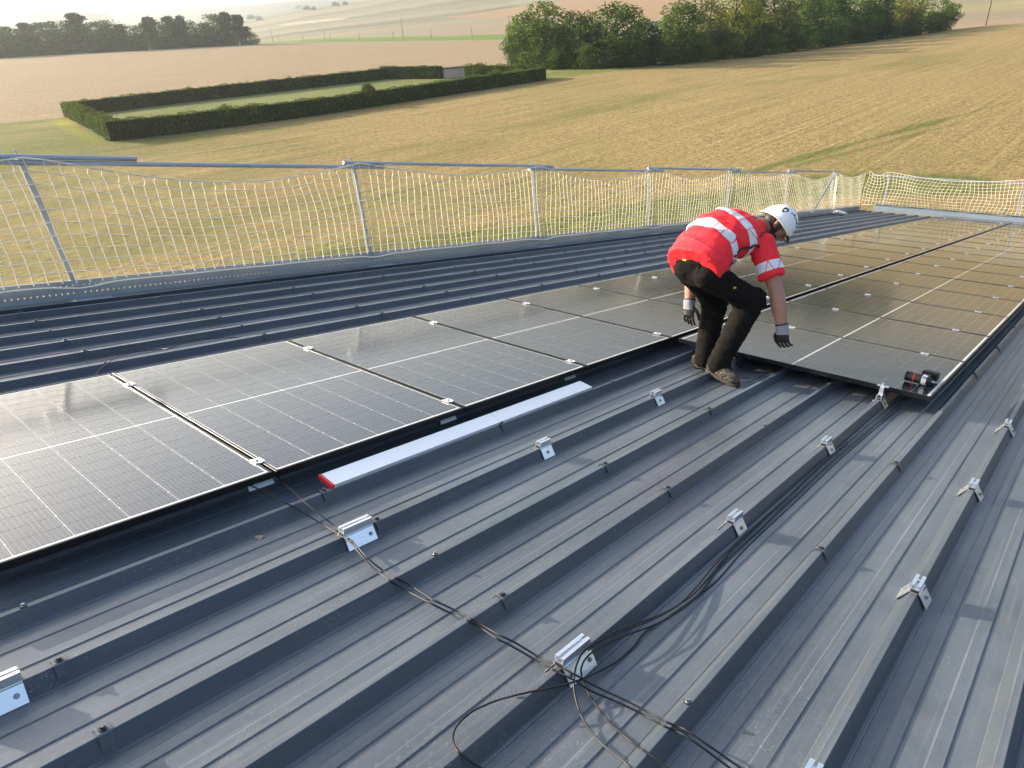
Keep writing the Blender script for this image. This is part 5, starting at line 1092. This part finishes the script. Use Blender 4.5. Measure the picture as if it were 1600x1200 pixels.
# gloves: palm, five separate fingers, knit cuff
def glove(wr, el, palm_dir, across, back, thumb_side, curl):
    d_ = palm_dir.normalized(); u_ = (across-d_*across.dot(d_)).normalized(); b_ = d_.cross(u_)
    if b_.dot(back) < 0: b_ = -b_
    m2 = MB()
    k0 = wr+d_*.035; k1 = wr+d_*.085
    loft(m2, [(wr+d_*.01,.032,.026),(k0,.040,.022),(k0.lerp(k1,.6),.045,.019),(k1,.044,.016),(k1+d_*.012,.040,.012)], u_, 16)
    L_ = [.066,.078,.083,.075]; 
    for i, x_ in enumerate((-.036,-.012,.012,.036)):
        sgn = x_*thumb_side; ln = L_[3-i] if thumb_side < 0 else L_[i]
        idx = i if thumb_side > 0 else 3-i       # 3 = next to the thumb
        ln = (.064,.077,.083,.075)[idx]
        r0 = k1+u_*x_; c_ = curl*(1+.12*(3-idx)); dd = d_.copy(); P = [r0-d_*.02, r0]
        for seg, fr_ in ((.45,.35),(.32,.8),(.23,.7)):
            ang = c_*fr_; dd = (dd*math.cos(ang)-b_*math.sin(ang)).normalized(); P.append(P[-1]+dd*ln*seg+u_*x_*.06)
        for q in range(len(P)-1): capsule(m2, P[q], P[q+1], .0105-.0009*q, .0102-.0009*q, 10, 4)
    t0 = wr+d_*.03+u_*.03*thumb_side; t1 = t0+(u_*.032*thumb_side+d_*.028-b_*.012); t2 = t1+(d_*.032+u_*.006*thumb_side-b_*.014); t3 = t2+(d_*.026-u_*.004*thumb_side-b_*.010)
    capsule(m2, t0, t1, .015, .0125, 10, 4); capsule(m2, t1, t2, .0125, .0115, 10, 4); capsule(m2, t2, t3, .0112, .0095, 10, 4)
    g_ = voxel('glove', m2, .0038, M_glove, person, 2, PM)
    m3 = MB(); ad = (wr-el).normalized(); loft(m3, [(wr-ad*.018,.0405,.039),(wr-ad*.005,.041,.037),(wr+d_*.02,.040,.033),(wr+d_*.045,.0435,.0265)], u_, 18); obj('cuff', m3.mesh('cuff', M_gcuff), g_)
    m3 = MB(); loft(m3, [(wr-ad*.026,.042,.0405),(wr-ad*.017,.042,.0405)], u_, 18); obj('cuff_hem', m3.mesh('cuff_hem', M_navy), g_)
cam_dir = (CAMR-J['wrR']).normalized()
glove(J['wrR'], J['elR'], Vector((.22,.04,-1)), Vector((1,-.15,.1)), cam_dir, -1, .75)
glove(J['wrL'], J['elL'], Vector((.10,-.03,-1)), Vector((1,-.2,0)), cam_dir, 1, .35)
# shoes
def shoe(heel, toe, lift_h, lift_t, ank):
    h_ = Vector((heel[0],heel[1],lift_h)); t_ = Vector((toe[0],toe[1],lift_t)); d_ = (t_-h_).normalized(); L_ = (t_-h_).length; sd = d_.cross(Vector((0,0,1))).normalized(); up_ = sd.cross(d_)
    S = lambda f_, s_, z_: h_+d_*L_*f_+sd*s_+up_*z_
    m2 = MB()
    capsule(m2, S(.12,0,.055), S(.30,0,.060), .043, .045); capsule(m2, S(.28,0,.055), S(.60,0,.046), .046, .042); capsule(m2, S(.58,0,.045), S(.86,0,.040), .043, .036)
    capsule(m2, S(.60,-.012,.042), S(.82,-.01,.038), .042, .036); capsule(m2, S(.60,.012,.042), S(.82,.010,.038), .042, .036)
    capsule(m2, S(.16,0,.06), ank+Vector((0,0,.03)), .045, .047); capsule(m2, S(.30,0,.07), ank+d_*.02+Vector((0,0,.015)), .044, .044)
    sh_ = voxel('shoe', m2, .006, M_shoe, person, 3, PM)
    bm = bmesh.new(); bm.from_mesh(sh_.data); bmesh.ops.bisect_plane(bm, geom=bm.verts[:]+bm.edges[:]+bm.faces[:], plane_co=S(0,0,.018), plane_no=up_, clear_inner=True); bm.to_mesh(sh_.data); bm.free()
    m3 = MB(); out = []
    for k in range(28):
        a_ = 2*math.pi*k/28; f_ = .49+.53*math.cos(a_); w_ = .040+.010*f_; out.append((f_, w_*math.copysign(abs(math.sin(a_))**.7, math.sin(a_))))
    vs = [S(f_,s_*1.04,.0015) for f_,s_ in out]+[S(f_,s_*1.08,.024) for f_,s_ in out]; n = 28
    m3.add(vs, [tuple(range(n-1,-1,-1)), tuple(range(n,2*n))]+[(i,(i+1)%n,n+(i+1)%n,n+i) for i in range(n)]); obj('sole', m3.mesh('sole', M_sole), sh_)
    sb_ = BVHTree.FromPolygons([v.co for v in sh_.data.vertices], [p.vertices for p in sh_.data.polygons])
    m4 = MB()
    for k in range(5):
        c_ = S(.42+.075*k,0,.16); P = [on(sb_, c_+sd*q*.03, .002)[0] for q in (-1,-.5,0,.5,1)]; m4.tube(P, .0028, 5)
    obj('lace', m4.mesh('lace', M_sole), sh_)
    for f0, f1 in ((.30,.34),(.44,.48),(.58,.62),(.72,.76)):
        for sg in (-1, 1):
            m6 = MB(); P = [on(sb_, S(f0+(f1-f0)*q/4+.10*q/4, sg*.09, .03+.055*q/4), .001)[0] for q in range(5)]; m6.tube(P, .0036, 5); obj('side_strip', m6.mesh('side_strip', M_sole), sh_)
    m6 = MB(); P = [on(sb_, S(.80+.10*math.cos(a_*math.pi/8), .055*math.sin(a_*math.pi/8), .035), .0012)[0] for a_ in range(-5,6)]; m6.tube(P, .0038, 5); obj('toe_seam', m6.mesh('toe_seam', M_sole), sh_)
    m5 = MB(); P = [on(sb_, S(f_, s_, .075), .0015)[0] for f_, s_ in ((.0,-.06),(-.08,0),(.0,.06))]; m5.tube(smooth_path(P,5), .006, 6); obj('heel_loop', m5.mesh('heel_loop', M_trou), sh_)
shoe((-2.005,4.502), (-1.735,4.43), .046, .006, J['Rank'])
shoe((-2.185,4.662), (-1.925,4.60), .002, .050, J['Lank'])

# ------------------------------------------------------------------ cordless tool on the panel corner
tl = thing('power_tool', ROOF @ T((-.79,5.085,CTOP+.0015)) @ Matrix.Rotation(R_(-6), 4, 'Z'), 'black cordless driver with red and white markings lying on the panel corner', 'power tool')
M_tool = mat('tool_body', (.018,.02,.02), .45); M_white = mat('tool_label', (.8,.8,.8), .4)
m_ = MB(); m_.tube([(-.085,0,.034),(-.082,0,.034),(-.05,0,.034),(.02,0,.034),(.045,0,.034),(.06,0,.034),(.075,0,.034)], [.024,.029,.031,.033,.031,.024,.014], 20); m_.build('barrel', tl, M_tool)
for k in range(5):
    m_ = MB(); m_.tube([(-.083+.008*k,0,.034),(-.080+.008*k,0,.034)], .0325, 20); m_.build('vent_rib', tl, M_blk)
m_ = MB(); m_.tube([(-.034,0,.034),(-.026,0,.034)], .0335, 20); m_.build('red_band', tl, M_red)
m_ = MB(); m_.tube([(.018,0,.034),(.046,0,.034)], [.0345,.0325], 20); m_.build('label', tl, M_white)
def digit(ch, x_, sc):
    cu = bpy.data.curves.new('number', 'FONT'); cu.body = ch; cu.size = sc; cu.extrude = .0006; cu.align_x = 'CENTER'; cu.align_y = 'CENTER'
    o_ = bpy.data.objects.new('number', cu); COL.objects.link(o_); dg = bpy.context.evaluated_depsgraph_get()
    me = bpy.data.meshes.new_from_object(o_.evaluated_get(dg), depsgraph=dg); bpy.data.objects.remove(o_); me.materials.clear(); me.materials.append(M_blk)
    return obj('number', me, tl, M=T((x_,-.0268,.056)) @ Matrix.Rotation(R_(42), 4, 'X'))
digit('28', .032, .026)
m_ = MB(); m_.tube([(.075,0,.034),(.095,0,.034)], [.011,.009], 10); m_.tube([(.095,0,.034),(.115,0,.034)], .004, 8); m_.build('chuck', tl, M_screw)
m_ = MB(); m_.prism([(-.022,.014),(.022,.014),(.026,.026),(.026,.042),(.020,.054),(-.020,.054),(-.026,.042),(-.026,.026)], .02, .115, M=T((.02,0,0))); m_.build('handle', tl, M_tool)
m_ = MB(); m_.prism([(-.04,.002),(.045,.002),(.05,.010),(.05,.058),(.045,.066),(-.04,.066),(-.045,.058),(-.045,.010)], .112, .165, M=T((.02,0,0))); m_.build('battery', tl, M_blk)
m_ = MB(); m_.box(-.006,.012,.030,.0,.025,.040, M=T((0,.02,0))); m_.build('trigger', tl, M_red)
